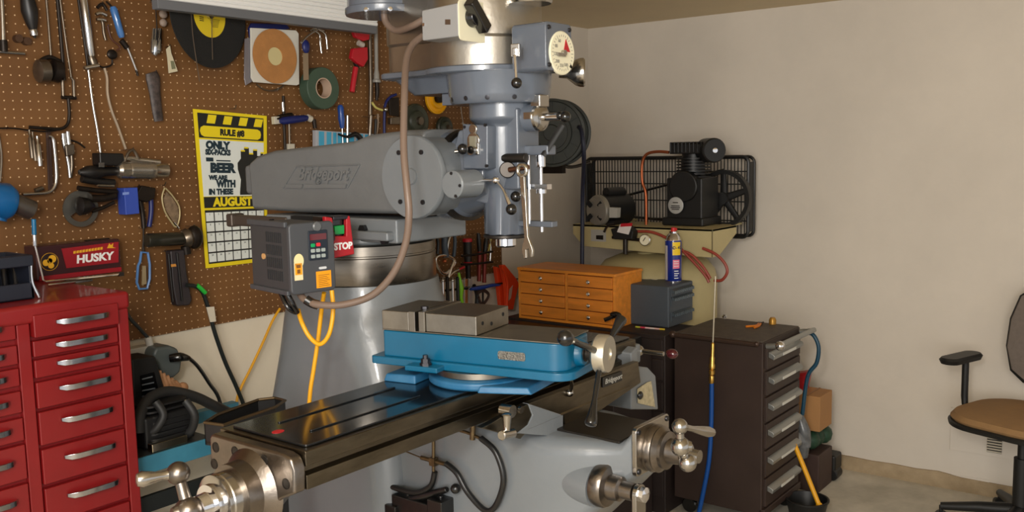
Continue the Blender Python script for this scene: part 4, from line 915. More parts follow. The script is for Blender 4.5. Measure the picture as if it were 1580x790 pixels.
# things on the cabinet top
pl = thing('pliers', 'small pliers with orange grips lying on the brown roller cabinet', 'pliers', P(1170, 503, z=BZ))
c = P(1168, 502, z=BZ+.006)
b = MB(); b.tube([c+V((-.05, .03, 0)), c+V((-.01, .0, 0)), c+V((.05, .012, 0))], .005, 8); b.tube([c+V((-.05, -.01, .0)), c+V((-.01, -.012, 0)), c+V((.05, .004, 0))], .005, 8); split(b, 'grip', mat('grip_orange', (214, 120, 26), .45), pl)
b = MB(); b.cyl(c+V((.05, .008, -.005)), c+V((.05, .008, .006)), .010); b.cyl(c+V((.05, .008, 0)), c+V((.085, .006, 0)), .006, .003); b.build('jaw', g_dk, pl)
b = MB(); c = P(1192, 500, z=BZ); b.lathe([(.016, 0), (.016, .02), (.01, .03), (.0, .03)], c, seg=20); tag(b.build('brass_plug', mat('brass_ochre', (176, 130, 50), .4, .5)), 'small ochre cap standing at the back of the brown roller cabinet top', 'cap')
b = MB(); c = P(1118, 490, z=BZ); b.lathe([(.012, 0), (.012, .008), (.006, .012), (.0, .012)], c, seg=16); b.lathe([(.008, 0), (.008, .01), (0, .012)], c+V((.02, .01, 0)), seg=6); tag(b.build('hex_nut', g_chr), 'bright hex nut and washer at the back left of the brown cabinet top', 'nut')
# air gun and blue hose hanging in front of the cabinet
gx = BX0-.03
ag = thing('air_blow_gun', 'thin brass air nozzle on a bright blue hose hanging beside the brown cabinet', 'air hose', P(1085, 790, x=gx))
q = lambda px, py, x=gx: P(px, py, x=x)
b = MB(); b.cyl(q(1104, 426), q(1100, 530), .0035, seg=8); b.build('nozzle_tube', mat('tube_silver', (188, 180, 160), .35, .7), ag)
b = MB(); d = (q(1098, 587)-q(1100, 528)).normalized(); b.lathe([(.004, 0), (.008, .006), (.008, .06), (.011, .065), (.011, .09), (.014, .095), (.014, .11), (.009, .115), (.013, .12), (.013, .135), (.008, .14), (.011, .145), (.011, .17), (.008, .18), (0, .18)], q(1100, 528), d, 16); b.build('brass_coupler', mat('brass_bright', (206, 164, 84), .28, .9), ag)
b = MB(); b.tube([q(1098, 585), q(1098, 620), q(1097, 665), q(1094, 710), q(1087, 750), q(1076, 800), q(1060, 850)], .0095, 12); b.build('blue_hose', mat('hose_blue', (10, 74, 150), .4), ag)
b = MB(); b.tube([P(*p, x=BX1+.03) for p in ((1240, 514), (1254, 516), (1263, 535), (1260, 560), (1246, 582), (1238, 640))], .009, 10); tag(b.build('coiled_lead', mat('lead_teal', (14, 62, 84), .4)), 'dark teal hose looping down behind the right end of the brown cabinet', 'hose')
# ================================================================== dark bench cabinet with the boxes on it
DX0, DX1, DY0, DY1, DZ = -1.02, -.745, -1.03, -.16, .795
dk_m = mat('bench_dark_brown', (40, 30, 27), .55, var=.2, vscale=6)
dc2 = thing('bench_cabinet', 'low dark brown cabinet carrying the wooden chest and the grey drawer box', 'cabinet', ((DX0+DX1)/2, (DY0+DY1)/2, 0))
b = MB(); b.bb(DX0, DX1, DY0, DY1, .0, DZ); b.build('cabinet_body', dk_m, dc2, .004)
for k, (z0, z1) in enumerate(((.70, .775), (.60, .69), (.47, .59), (.30, .46), (.08, .29))):
    for y0, y1 in ((DY0+.01, DY0+.42), (DY0+.43, DY1-.01)):
        b = MB(); b.bb(DX0-.006, DX0+.01, y0, y1, z0, z1); d = b.build('drawer_front', dk_m, dc2, .002)
        b = MB(); ym_ = (y0+y1)/2; b.bb(DX0-.014, DX0-.006, ym_-.06, ym_+.06, (z0+z1)/2-.003, (z0+z1)/2+.003); b.build('finger_pull', al if k == 0 else g_dk, d)
# wooden chest of small drawers
w_o = mat('orange_wood', (226, 140, 46), .42, var=.18, vscale=5, stretch=(8, 1, 8), coat=.15)
w_d = mat('orange_wood_drawer', (220, 132, 42), .42, var=.22, vscale=4, stretch=(9, 1, 9), coat=.15)
WX = -1.0; wl, wr2 = P(800, 450, x=WX).y, P(949, 460, x=WX).y; wz0 = DZ+.0; wz1 = P(800, 412, x=WX).z
wc = thing('wooden_drawer_chest', 'small orange wooden chest with eight knobbed drawers on the dark bench cabinet', 'drawer chest', (WX+.12, (wl+wr2)/2, wz0))
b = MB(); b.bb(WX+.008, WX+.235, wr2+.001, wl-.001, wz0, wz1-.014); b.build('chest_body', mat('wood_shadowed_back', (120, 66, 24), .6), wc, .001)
b = MB(); b.bb(WX, WX+.236, wr2, wr2+.012, wz0, wz1-.014); b.bb(WX, WX+.236, wl-.012, wl, wz0, wz1-.014); split(b, 'side_board', w_o, wc, .001)
b = MB(); b.bb(WX, WX+.02, wr2+.012, wl-.012, wz0, wz0+.012); b.build('bottom_rail', w_o, wc, .001)
b = MB(); b.bb(WX, WX+.02, wl-(wl-wr2)*.515-.007, wl-(wl-wr2)*.515+.007, wz0+.012, wz1-.014); b.build('centre_stile', w_o, wc, .001)
b = MB(); b.bb(WX-.004, WX+.24, wr2-.004, wl+.004, wz1-.014, wz1); b.build('chest_top', w_o, wc, .003)
ym_ = wl-(wl-wr2)*.515
for (ya, yb_) in ((wl-.014, ym_+.009), (ym_-.009, wr2+.014)):
    for k in range(4):
        hd_ = (wz1-.016-wz0-.014)/4; zt_ = wz1-.018-k*hd_; b = MB(); b.bb(WX-.003, WX+.15, yb_, ya, zt_-hd_+.004, zt_); d = b.build('drawer', w_d, wc, .0015)
        b = MB(); b.lathe([(.004, 0), (.003, .006), (.0085, .010), (.0095, .014), (.006, .018), (0, .019)], (WX-.003, (ya+yb_)/2, zt_-.025), (-1, 0, 0), 16); b.build('knob', g_chr, d)
# flat black case in front of it
bk = thing('flat_black_case', 'flat black tool case with silver latches lying in front of the wooden chest', 'case', (-1.17, -.55, .70))
b = MB(); b.bb(-1.30, -1.04, -.93, -.17, .735, .79); b.build('case_shell', mat('case_black', (18, 15, 14), .45), bk, .008)
for y in (-.36, -.50, -.70):
    b = MB(); b.bb(-1.309, -1.30, y-.012, y+.012, .752, .775); b.build('latch', g_chr, bk, .001)
b = MB(); b.bb(-1.36, -1.045, -.98, -.14, .0, .735); tag(b.build('support_stand', dk_m, None, .004), 'low dark stand under the flat black tool case, before the bench cabinet', 'stand')
# black handle tool by the box
b = MB(); c = P(945, 488, x=-1.02); b.ball(P(950, 486, x=-1.035), .02, sc=(.6, 1.5, .8)); b.tube([P(932, 494, x=-1.06), P(944, 489, x=-1.04), P(953, 484, x=-1.035)], .009, 8); tag(b.build('ratchet', g_blk), 'small black ratchet lying between the wooden chest and the grey drawer box', 'ratchet')
# grey steel drawer box
g0 = P(952, 498, z=DZ); g1 = P(1033, 506, z=DZ); g2 = P(1086, 491, z=DZ)
GX = (g0.x+g1.x)/2; gy0, gy1 = g1.y, g0.y; gx2 = GX+.235; g0.y -= .012; gz1 = P(1033, 443, x=GX).z
gm_ = mat('box_grey', (72, 80, 88), .5, var=.06, vscale=6, bump=.06, bscale=90)
gb = thing('steel_drawer_box', 'blue grey steel box with three ribbed drawer pulls under the blue spray can', 'drawer box', ((GX+gx2)/2, (gy0+gy1)/2, DZ))
b = MB(); b.bb(GX, gx2, gy0, gy1, DZ, gz1); b.build('box_shell', gm_, gb, .006)
for zf in (.86, .68, .30):
    z = DZ+(gz1-DZ)*zf
    b = MB(); b.bb(GX+.02, gx2-.02, gy0-.003, gy0+.02, z-.03, z+.012); d = b.build('drawer_front', gm_, gb, .001)
    b = MB(); b.prism([(0, -.004), (-.014, -.008), (-.016, .004), (0, .012)], GX+.025, gx2-.025, frame((0, gy0-.003, z), (0, 1, 0), (0, 0, 1)))
    for k in range(10): b.cyl((GX+.035+k*.019, gy0-.017, z-.008), (GX+.035+k*.019, gy0-.017, z+.006), .004, seg=8)
    b.build('ribbed_pull', mat('pull_grey', (96, 106, 112), .35, .5), d)
b = MB(); c = P(1010, 431, z=gz1); b.lathe([(.010, 0), (.010, .001), (0, .001)], c, seg=16, sx=1.6); b.build('white_chip', g_cream, gb)
# striped pencil strip along the bottom edge
b = MB(); p0, p1 = P(981, 503, z=DZ+.0065), P(1026, 507, z=DZ+.0065); n = 6
cols = [(190, 190, 60), (214, 60, 90), (236, 190, 190), (232, 214, 204), (236, 190, 180), (230, 200, 60)]
ps = thing('striped_rule', 'thin multicoloured strip lying at the foot of the grey drawer box', 'ruler', p0-V((0, 0, .004)))
for k in range(n):
    b = MB(); a = p0.lerp(p1, k/n); c = p0.lerp(p1, (k+1)/n); b.solid([a, c, c-V((0, 0, .006)), a-V((0, 0, .006))], (-.004, 0, 0)); b.build('stripe', mat('stripe_%d' % k, cols[k], .5), ps)
# spray can
cb_ = P(1039, 434, z=gz1); 
can = thing('spray_can', 'blue and yellow spray can with red nozzle standing on the grey drawer box', 'spray can', cb_)
sc_ = (P(1039, 350, x=cb_.x).z-gz1)/.262
b = MB(); R = .0395*sc_; b.lathe([(R*.94, 0), (R, .004), (R, .195*sc_), (R*.97, .2*sc_), (0, .2*sc_)], cb_, seg=40); cbod = b.build('can_body', mat('can_blue', (16, 40, 128), .28, coat=.4), can)
b = MB(); b.lathe([(R*.98, .199*sc_), (R*.95, .205*sc_), (R*.75, .222*sc_), (R*.5, .232*sc_), (R*.5, .24*sc_), (0, .24*sc_)], cb_, seg=40); b.lathe([(R*1.01, -.0), (R*1.01, .005), (R*.9, .005)], cb_, seg=40, cap=False); split(b, 'can_shoulder', g_chr, can)
b = MB(); b.lathe([(.011, .24*sc_), (.011, .258*sc_), (0, .262*sc_)], cb_, seg=16); b.box(cb_+V((.006, -.006, .25*sc_)), (.014, .014, .012)); b.build('nozzle', mat('nozzle_red', (204, 40, 40), .4), can)
def wrap(b, a0, a1, z0, z1, r, n=8):
    """a curved label patch round the can between angles a0, a1"""
    vi = [[b._v((cb_.x+r*math.cos(a0+(a1-a0)*k/n), cb_.y+r*math.sin(a0+(a1-a0)*k/n), cb_.z+z)) for k in range(n+1)] for z in (z0, z1)]
    for k in range(n): b.b.faces.new((vi[0][k], vi[0][k+1], vi[1][k+1], vi[1][k]))
fa = math.atan2(CAM.y-cb_.y, CAM.x-cb_.x); RR = R+.0006
b = MB(); wrap(b, fa-.1, fa+.95, .13*sc_, .192*sc_, RR); yl = b.build('yellow_shield', mat('can_yellow', (244, 206, 20), .35), cbod)
b = MB(); wrap(b, fa-.05, fa+.8, .066*sc_, .108*sc_, RR); b.build('pink_panel', mat('can_pink', (232, 120, 150), .4), cbod)
b = MB(); wrap(b, fa-1.35, fa-.75, .01*sc_, .175*sc_, RR); b.build('back_panel', mat('can_white', (196, 192, 190), .4), cbod)
def wtext(b, txt, a, z, size, sx=1.):
    n = len(txt)
    for i, ch in enumerate(txt):
        aa = a+(i-(n-1)/2)*size*.62*sx/R; o = V((cb_.x+(RR+.0006)*math.cos(aa), cb_.y+(RR+.0006)*math.sin(aa), cb_.z+z)); nn = V((math.cos(aa), math.sin(aa), 0))
        b.text(ch, frame(o, (-math.sin(aa), math.cos(aa), 0), ez=nn), size, .0002, 0, .0006, sx)
b = MB(); wtext(b, 'WD-40', fa+.38, .165*sc_, .021, .75); b.build('brand_print', mat('can_navy', (14, 24, 84), .4), yl)
b = MB()
for z in (.052, .040, .030, .018): wrap(b, fa+.1, fa+.75-(z*7 % .25), z*sc_, (z+.004)*sc_, RR)
for z in (.076, .088, .098): wrap(b, fa+.05, fa+.65, z*sc_, (z+.003)*sc_, RR+.0004)
b.build('small_print', mat('letter_white', (240, 240, 240), .5), cbod)
# ================================================================== air compressor
cr = mat('compressor_cream', (186, 172, 126), .45, var=.08, vscale=5); cbk = mat('pump_black', (20, 20, 20), .45)
tc_ = P(1012, 420, x=-.42); TX, TY = -.42, tc_.y; TR = .30
comp = thing('air_compressor', 'cream upright air compressor with black pump, flywheel and slatted belt guard in the corner', 'air compressor', (TX, TY, 0))
zd = P(1010, 387, x=TX).z; zs2 = P(1010, 440, x=-.6).z
b = MB(); b.lathe([(TR*.97, .10), (TR, .13), (TR, zd-.13), (TR*.96, zd-.085), (TR*.85, zd-.045), (TR*.6, zd-.015), (TR*.3, zd-.002), (0, zd)], (TX, TY, 0), seg=64); tk = b.build('tank', cr, comp)
b = MB(); 
for a in (45, 135, 225, 315): aa = math.radians(a); b.box((TX+.27*math.cos(aa), TY+.27*math.sin(aa), .065), (.05, .05, .13))
split(b, 'foot', cr, comp, .004)
b = MB(); b.lathe([(.035, 0), (.05, -.01), (.06, -.03)][::-1], (TX-.06, TY+.01, zd+.012), seg=24); b.lathe([(.02, -.005), (.02, .03), (.012, .03), (.012, .05), (0, .05)], (TX-.06, TY+.01, zd+.01), seg=6); b.build('tank_port', cr, tk)
# deck
dz = P(1000, 350, x=-.6).z
yl_, yr_ = P(884, 352, x=-.60).y, P(1090, 352, x=-.60).y
b = MB(); b.bb(-.60, -.34, yr_-.03, yl_, dz-.012, dz); b.bb(-.34, -.16, yl_-.12, yl_-.07, dz-.012, dz-.002); b.bb(-.34, -.16, yr_+.02, yr_+.07, dz-.012, dz-.002)
b.prism([(yl_, 0), (yl_-.03, -.085), (yl_-.08, -.115), (yr_+.03, -.130), (yr_-.03, -.130), (yr_-.03, 0)], 0, .004, frame((-.60, 0, dz), (0, 1, 0), ez=(-1, 0, 0)) @ Matrix.Identity(4)) if 0 else None
b.solid([(-.60, yl_, dz), (-.60, yl_-.0, dz-.05), (-.60, yl_-.06, dz-.11), (-.60, yr_+.05, dz-.13), (-.60, yr_-.03, dz-.13), (-.60, yr_-.03, dz)], (.006, 0, 0))
b.solid([(-.60, yr_-.03, dz), (-.60, yr_-.03, dz-.13), (-.53, yr_-.03, dz-.13), (-.34, yr_-.03, dz-.04), (-.34, yr_-.03, dz)], (0, .006, 0))
b.build('deck', cr, comp, .002)
b = MB(); q6 = lambda px, py: P(px, py, x=-.601)
b.solid([q6(912, 354), q6(935, 355), q6(935, 373), q6(912, 372)], (-.001, 0, 0)); dl_ = b.build('deck_label', mat('label_pale', (170, 168, 160), .5), comp)
b = MB(); b.solid([q6(920, 363), q6(931, 363), q6(931, 370), q6(920, 369)], (-.0018, 0, 0)); b.build('label_print', g_dk, dl_)
# guard with vertical slats, behind the pump near the wall
GXx = -.17
ga, gb_, gc2 = P(905, 245, x=GXx), P(1155, 243, x=GXx), P(1155, 366, x=GXx)
gzt, gzb = ga.z, gc2.z; gya, gyb = ga.y, gb_.y
b = MB(); F = frame((GXx, (gya+gyb)/2, (gzt+gzb)/2), (0, -1, 0), (0, 0, 1)); Wd, Ht = abs(gya-gyb), gzt-gzb
pr = [F @ V((u, v, 0)) for u, v in rrect(Wd, Ht, .03, 4)]
b.tube(pr, .010, 8, sm=False, closed=True)
b.tube([p+V((.07, 0, 0)) for p in pr], .008, 8, sm=False, closed=True)
gd = b.build('guard_frame', cbk, comp)
b = MB()
ns = 52
for k in range(1, ns): 
    u = -Wd/2+Wd*k/ns; b.box(F @ V((u, 0, .0)), (.003, .0045, Ht-.01))
for v in (-.30, -.06, .16, .32):
    b.box(F @ V((0, Ht*v, -.002)), (.004, Wd, .006))
for v in (-Ht/2, Ht/2): b.box(F @ V((0, v, -.035)), (.07, Wd-.05, .004))
for u in (-Wd/2, Wd/2): b.box(F @ V((u, 0, -.035)), (.07, .004, Ht-.05))
b.build('guard_slats', cbk, gd)
# flywheel
fx = -.27; fcn = P(1117, 306, x=fx); fr_ = (P(1117, 262, x=fx).z-fcn.z)
b = MB(); b.lathe([(fr_*.86, -.02), (fr_, -.02), (fr_, .02), (fr_*.86, .02), (fr_*.86, -.02)], fcn, (-1, 0, 0), 48, cap=False)
fw = b.build('flywheel_rim', cbk, comp)
for k in range(5):
    a = 2*PI*k/5+.3; d = V((0, math.cos(a), math.sin(a))); b = MB(); b.tube([fcn+d*.02, fcn+d*fr_*.9], [.02, .014], 8, sm=False, flat=(.6, (1, 0, 0))); b.build('spoke', cbk, fw)
b = MB(); b.cyl(fcn-V((.03, 0, 0)), fcn+V((.03, 0, 0)), .03); b.build('hub', cbk, fw)
b = MB(); mo_ = P(960, 318, x=fx); b.tube([fcn+V((0, 0, fr_)), mo_+V((0, 0, .05))], .007, 6, sm=False); b.tube([fcn-V((0, 0, fr_)), mo_-V((0, 0, .05))], .007, 6, sm=False); b.build('drive_belt', g_blk, comp)
# pump
px_ = -.40
q = lambda px, py, x=px_-.09: P(px, py, x=x)
a0, a1 = q(1028, 268), q(1083, 349)
b = MB(); b.bb(px_-.09, px_+.09, a1.y, a0.y, dz, a0.z-.02); b.cyl(((px_), (a0.y+a1.y)/2, a0.z-.06), (px_-.105, (a0.y+a1.y)/2, a0.z-.06), .075); b.bb(px_-.10, px_+.10, a1.y-.01, a0.y+.02, dz, dz+.04); cc = b.build('crankcase', cbk, comp, .008)
b = MB(); zc0, zc1 = a0.z-.03, q(1060, 226).z; ycc = (a0.y+a1.y)/2-.005
b.cyl((px_, ycc, zc0), (px_, ycc, zc1), .055)
for k in range(7): z = zc0+.01+(zc1-zc0-.07)*k/6; b.lathe([(.05, 0), (.082, .0), (.082, .006), (.05, .006)], (px_, ycc, z), seg=28)
cy = b.build('finned_cylinder', cbk, comp)
b = MB(); b.bb(px_-.085, px_+.085, ycc-.085, ycc+.085, zc1-.035, zc1+.012); [b.bb(px_-.088, px_+.088, ycc-.085+.02*k, ycc-.077+.02*k, zc1-.03, zc1+.022) for k in range(9)]; b.build('cylinder_head', cbk, comp, .004)
b = MB(); fc_ = P(1098, 232, x=px_-.03); b.cyl(fc_+V((.03, .045, 0)), fc_+V((-.04, -.035, 0)), .058, ch=.006); b.cyl(fc_+V((.0, .1, 0)), fc_, .02); af = b.build('air_filter', cbk, comp)
b = MB(); b.lathe([(.012, 0), (.012, .008), (0, .01)], fc_+V((-.04, -.035, 0)), (-.65, -.6, 0), 12); b.build('filter_nut', g_chr, af)
nc = q(1043, 317, px_-.106); b = MB(); b.lathe([(.040, 0), (.040, .004), (.037, .005), (0, .005)], nc, (-1, 0, 0), 36); bd = b.build('round_plate', mat('plate_silver', (188, 188, 184), .4, .4), cc)
b = MB(); nF = frame(nc+V((-.0055, 0, 0)), (0, -1, 0), (0, 0, 1))
for v, w_, in ((.014, .028), (-.002, .045), (-.010, .05), (-.018, .04)): b.M = nF; b.bb(-w_/2, w_/2, v-.002, v+.002, 0, .0006)
b.build('plate_print', g_dk, bd)
b = MB(); b.tube([q(1032, 235), q(1014, 234), q(998, 238), q(991, 252), q(991, 280), q(996, 296), q(997, 320), q(997, 350)], .0075, 10); b.build('copper_pipe', mat('copper', (176, 98, 62), .35, .8), comp)
# motor
mx = -.50; m0 = P(920, 325, x=mx-.1)
b = MB(); b.lathe([(.0, 0), (.07, 0), (.078, .006), (.078, .19), (.07, .2), (0, .2)], m0+V((.012, 0, 0)), (1, -.25, 0), 36); b.bb(m0.x+.02, m0.x+.16, m0.y-.09, m0.y+.03, dz, m0.z-.05); b.cyl(m0+V((.06, -.02, .085)), m0+V((.17, -.05, .085)), .026); mt_ = b.build('motor_body', cbk, comp)
b = MB(); b.lathe([(.0, 0), (.04, .0), (.07, .008), (.078, .022), (.078, .03)][::1], m0-V((.012, 0, 0)), (1, -.25, 0), 36); eb = b.build('motor_end_bell', mat('bell_silver', (150, 146, 136), .4, .5), comp)
b = MB()
for k in range(4):
    a = PI/4+PI/2*k; b.box(m0+V((-.012, .045*math.cos(a), .045*math.sin(a))), (.012, .028, .02), Matrix.Rotation(a, 4, 'X'))
split(b, 'bell_opening', g_dark, eb)
b = MB(); b.solid([P(940, 320, x=mx-.12), P(953, 321, x=mx-.12), P(952, 336, x=mx-.12), P(940, 336, x=mx-.12)], (.03, 0, 0)); b.build('motor_label', mat('label_pale', (170, 168, 160), .5), mt_)
# pressure switch, gauge and red leads in front
fy = -.64
q = lambda px, py, x=fy: P(px, py, x=x)
b = MB(); b.solid([q(950, 352), q(975, 346), q(985, 356), q(983, 368), q(955, 368)], (-.05, 0, 0)); psw = b.build('pressure_switch', cbk, comp, .005)
b = MB(); b.solid([q(957, 346, fy-.051), q(976, 345, fy-.051), q(970, 362, fy-.051), q(952, 358, fy-.051)], (-.001, 0, 0)); sl3 = b.build('switch_label', mat('label_white', (214, 208, 204), .5), psw)
b = MB(); b.solid([q(958, 345, fy-.053), q(976, 344, fy-.053), q(975, 349, fy-.053), q(957, 350, fy-.053)], (-.001, 0, 0)); b.build('label_stripe', g_red, sl3)
b = MB(); gp = q(996, 370, fy-.02); b.lathe([(.027, 0), (.027, .012), (.024, .014)], gp, (-1, -.2, 0), 28, cap=False); b.lathe([(.027, 0), (0, .0)], gp, (-1, -.2, 0), 28, cap=False); pg = b.build('gauge_case', g_chr, comp)
b = MB(); b.lathe([(.025, .011), (0, .011)], gp, (-1, -.2, 0), 28, cap=False); b.build('gauge_face', g_cream, pg)
b = MB(); b.box(gp+V((-.013, 0, .003)), (.002, .003, .022), Matrix.Rotation(.6, 4, 'X')); b.build('gauge_needle', g_dark, pg)
b = MB(); b.cyl(q(965, 368), q(965, 392), .012); b.cyl(q(945, 366), q(995, 371), .008); b.tube([q(932, 358), q(938, 348), q(948, 346)], .006, 8); b.build('manifold', g_dk, comp)
rd = mat('lead_red', (150, 62, 46), .45)
b = MB(); b.tube([q(982, 357), q(1005, 358), q(1030, 368), q(1048, 382), q(1068, 402), q(1088, 425), q(1094, 436)], .007, 8); b.tube([q(1056, 388), q(1068, 394), q(1085, 412), q(1096, 430)], .007, 8); split(b, 'red_lead', rd, comp)
b = MB(); b.tube([q(1084, 383), q(1104, 392), q(1118, 406), q(1122, 420), q(1114, 432), q(1102, 433)], .007, 8); b.build('red_lead', rd, comp)
b = MB(); z1_, z0_ = P(1100, 440, x=-.62).z, P(1100, 500, x=-.62).z
aa0 = math.atan2(P(1090, 460, x=-.6).y-TY, -.6-TX)
vi = []
for z in (z0_, z1_):
    vi.append([b._v((TX+(TR+.001)*math.cos(a), TY+(TR+.001)*math.sin(a), z)) for a in [math.radians(180+22+4*k) for k in range(8)]])
for k in range(7): b.b.faces.new((vi[0][k], vi[0][k+1], vi[1][k+1], vi[1][k]))
b.build('tank_label', mat('label_yellowish', (206, 198, 150), .5), tk)
# ================================================================== hose reel
rcn = P(852, 205, y=-.40); ax = V((-1, -.35, 0)).normalized()
rg = mat('reel_grey_green', (58, 62, 58), .45, var=.15, vscale=10)
reel = thing('hose_reel', 'round dark grey hose reel mounted high in the corner behind the milling head', 'hose reel', rcn-V((0, 0, .18)))
RRl = .158
for i, (off, nm) in enumerate(((0, 'front_flange'), (-.115, 'rear_flange'))):
    c = rcn+ax*off; b = MB()
    b.lathe([(RRl, 0), (RRl, .006), (RRl*.93, .008), (RRl*.9, .002), (RRl*.62, .004), (RRl*.6, .014), (RRl*.5, .014), (RRl*.48, .008), (RRl*.25, .010), (RRl*.22, .02), (0, .02)], c, ax, 56)
    b.lathe([(RRl, 0), (0, 0)], c, ax, 56, cap=False)
    if i == 0:
        Fz = zframe(c, ax)
        for k in range(12):
            a = 2*PI*k/12; b.M = Fz; b.box((RRl*.76*math.cos(a), RRl*.76*math.sin(a), .005), (RRl*.26, .006, .006), Matrix.Rotation(a, 4, 'Z'))
    b.build(nm, rg, reel)
b = MB(); b.cyl(rcn-ax*.115, rcn, .10); b.build('wound_hose', mat('hose_dark_blue', (36, 42, 62), .45), reel)
b = MB(); c = rcn-ax*.06; b.bb(c.x-.005, c.x+.045, c.y, -.02, c.z-.13, c.z-.11); b.bb(c.x+.005, c.x+.035, c.y-.03, -.02, c.z-.19, c.z-.13); b.bb(c.x-.06, c.x+.10, -.02, -.0005, c.z-.2, c.z+.12); b.tube([c+V((-.05, .05, -.1)), c+V((.05, -.03, -.16)), c+V((.14, -.1, -.14))], .008, 8); b.build('mounting_arm', g_dk, reel)
hx_ = rcn.x+.02
b = MB(); b.tube([rcn-ax*.06+V((.10*.3, -.10, .02)), P(897, 200, x=rcn.x-.0), P(901, 240, x=rcn.x), P(899, 300, x=-.76), P(898, 420, x=-.735), P(897, 436, x=-.735)], .0105, 10)
tag(b.build('air_hose', mat('hose_dark_blue', (36, 42, 62), .45)), 'dark blue air hose hanging straight down from the corner hose reel', 'air hose')
# ================================================================== clutter right of the brown cabinet
cx_ = -.33
q = lambda px, py, x=cx_: P(px, py, x=x)
pz = q(1228, 716); 
bxb = q(1264, 720)
zcb, zct = q(1230, 654).z, q(1230, 600).z
b = MB(); b.bb(-.40, -.22, q(1265, 640, -.40).y, q(1226, 640, -.4).y, 0, zcb-.11); tag(b.build('plastic_crate', mat('crate_brown', (62, 44, 38), .6), None, .006), 'dark brown crate on the floor between the brown cabinet and the right wall', 'crate')
b = MB(); ya, yb_ = q(1265, 640, -.40).y, q(1226, 640, -.4).y
card = thing('cardboard_box', 'small open-topped tan cardboard box stacked behind the brown cabinet', 'box', (-.31, (ya+yb_)/2, zcb))
b.bb(-.40, -.24, ya, yb_, zcb, zct-.005); cm = mat('cardboard', (168, 122, 74), .7, var=.06, vscale=8); b.build('carton', cm, card, .002)
b = MB(); b.bb(-.402, -.238, (ya+yb_)/2-.004, (ya+yb_)/2+.004, zct-.0055, zct-.003); b.build('flap_seam', mat('tape_brown', (140, 100, 60), .5), card)
b = MB(); random.seed(11)
for i in range(7): b.ball(((-.36+.02*i), ya+.03+(yb_-ya-.06)*random.random(), zcb-.055), .05, 12, (1, .9, .9))
tag(b.build('green_bag', mat('bag_green', (30, 62, 44), .5, var=.3, vscale=20)), 'crumpled dark green bag under the tan cardboard box', 'bag')
b = MB(); p0, p1 = q(1226, 606), q(1247, 575); b.solid([q(1222, 604), q(1240, 604), q(1246, 574), q(1226, 577)], (.07, 0, 0)); 
tag(b.build('red_tin', mat('tin_red', (168, 34, 38), .4), None, .006), 'red tin standing on the cardboard box beside the brown cabinet', 'tin')
b = MB(); q2 = lambda px, py: P(px, py, x=-.50)
b.tube([q2(1228, 660), q2(1234, 680), q2(1236, 705)], [.03, .045, .03], 10); b.tube([q2(1232, 640), q2(1240, 665), q2(1244, 690)], [.02, .03, .02], 10)
tag(b.build('plastic_bag', mat('bag_clear', (96, 98, 100), .25, var=.4, vscale=30)), 'grey crumpled plastic bag stuffed beside the green bag', 'bag')
wh = P(1278, 718, x=-.16)
dl2 = thing('wheel_dolly', 'black wheeled caster frame standing by the foot of the right wall', 'dolly', (wh.x, wh.y, 0))
b = MB(); b.box((wh.x, wh.y, .085), (.10, .10, .08)); b.box((wh.x-.03, wh.y+.08, .10), (.05, .12, .03)); b.build('caster_housing', cbk, dl2, .012)
b = MB(); b.cyl((wh.x-.05, wh.y-.03, .03), (wh.x+.03, wh.y-.03, .03), .03, ch=.005); b.build('wheel', cbk, dl2)
bc_ = P(1245, 788, z=.03)
bk2 = thing('black_bucket', 'low black bucket on the floor by the brown cabinet with a yellow rod in it', 'bucket', (bc_.x, bc_.y, 0))
b = MB(); b.lathe([(0, .002), (.07, .002), (.088, .08), (.092, .08), (.092, .086), (.084, .086), (.066, .01), (0, .01)], (bc_.x, bc_.y, 0), seg=40); b.build('bucket_shell', cbk, bk2)
b = MB(); b.tube([P(1226, 686, x=bc_.x+.02), P(1240, 720, x=bc_.x), P(1254, 755, x=bc_.x-.02), P(1264, 780, x=bc_.x-.03)], .010, 10); b.ball(P(1264, 780, x=bc_.x-.03), .014); tag(b.build('yellow_rod', ylw), 'yellow plastic rod leaning from the black bucket', 'rod')
# ================================================================== office chair
scn = P(1580, 643, z=.500); Rv = _rh; Fv = _fh
f = (-.84*Rv-.54*Fv).normalized(); s_ = V((-f.y, f.x, 0))
if s_.dot(Rv) > 0: s_ = -s_           # towards the picture left
CFm = frame((scn.x, scn.y, 0), s_, f)
if (CFm.to_3x3() @ V((0, 0, 1))).z < 0: CFm = frame((scn.x, scn.y, 0), -s_, f); SG = -1
else: SG = 1
ch = thing('office_chair', 'swivel office chair with tan fabric seat and black armrest at the right wall', 'office chair', (scn.x, scn.y, 0))
tan = mat('seat_tan', (150, 116, 76), .8, var=.08, vscale=30, bump=.15, bscale=200); chb = mat('chair_black', (22, 22, 22), .5)
CF0 = CFm.copy(); CFm = Matrix.Translation((0, 0, .02)) @ CFm
def blob(w, d, z, r, ex=0.): return [(a, c+ex, z) for a, c in rrect(w, d, r, 8)]
b = MB(CFm); b.loft([blob(.40, .38, .425, .12), blob(.49, .47, .437, .16), blob(.50, .48, .452, .17), blob(.49, .47, .458, .17)]); b.build('seat_pan', chb, ch)
b = MB(CFm); b.loft([blob(.47, .45, .456, .16), blob(.485, .465, .468, .165), blob(.46, .44, .486, .16), blob(.38, .36, .492, .13), blob(.2, .2, .494, .08)]); b.build('seat_cushion', tan, ch)
def backsec(z, w, y, t): return [(a, y+c, z) for a, c in rrect(w, t, t*.45, 4)]
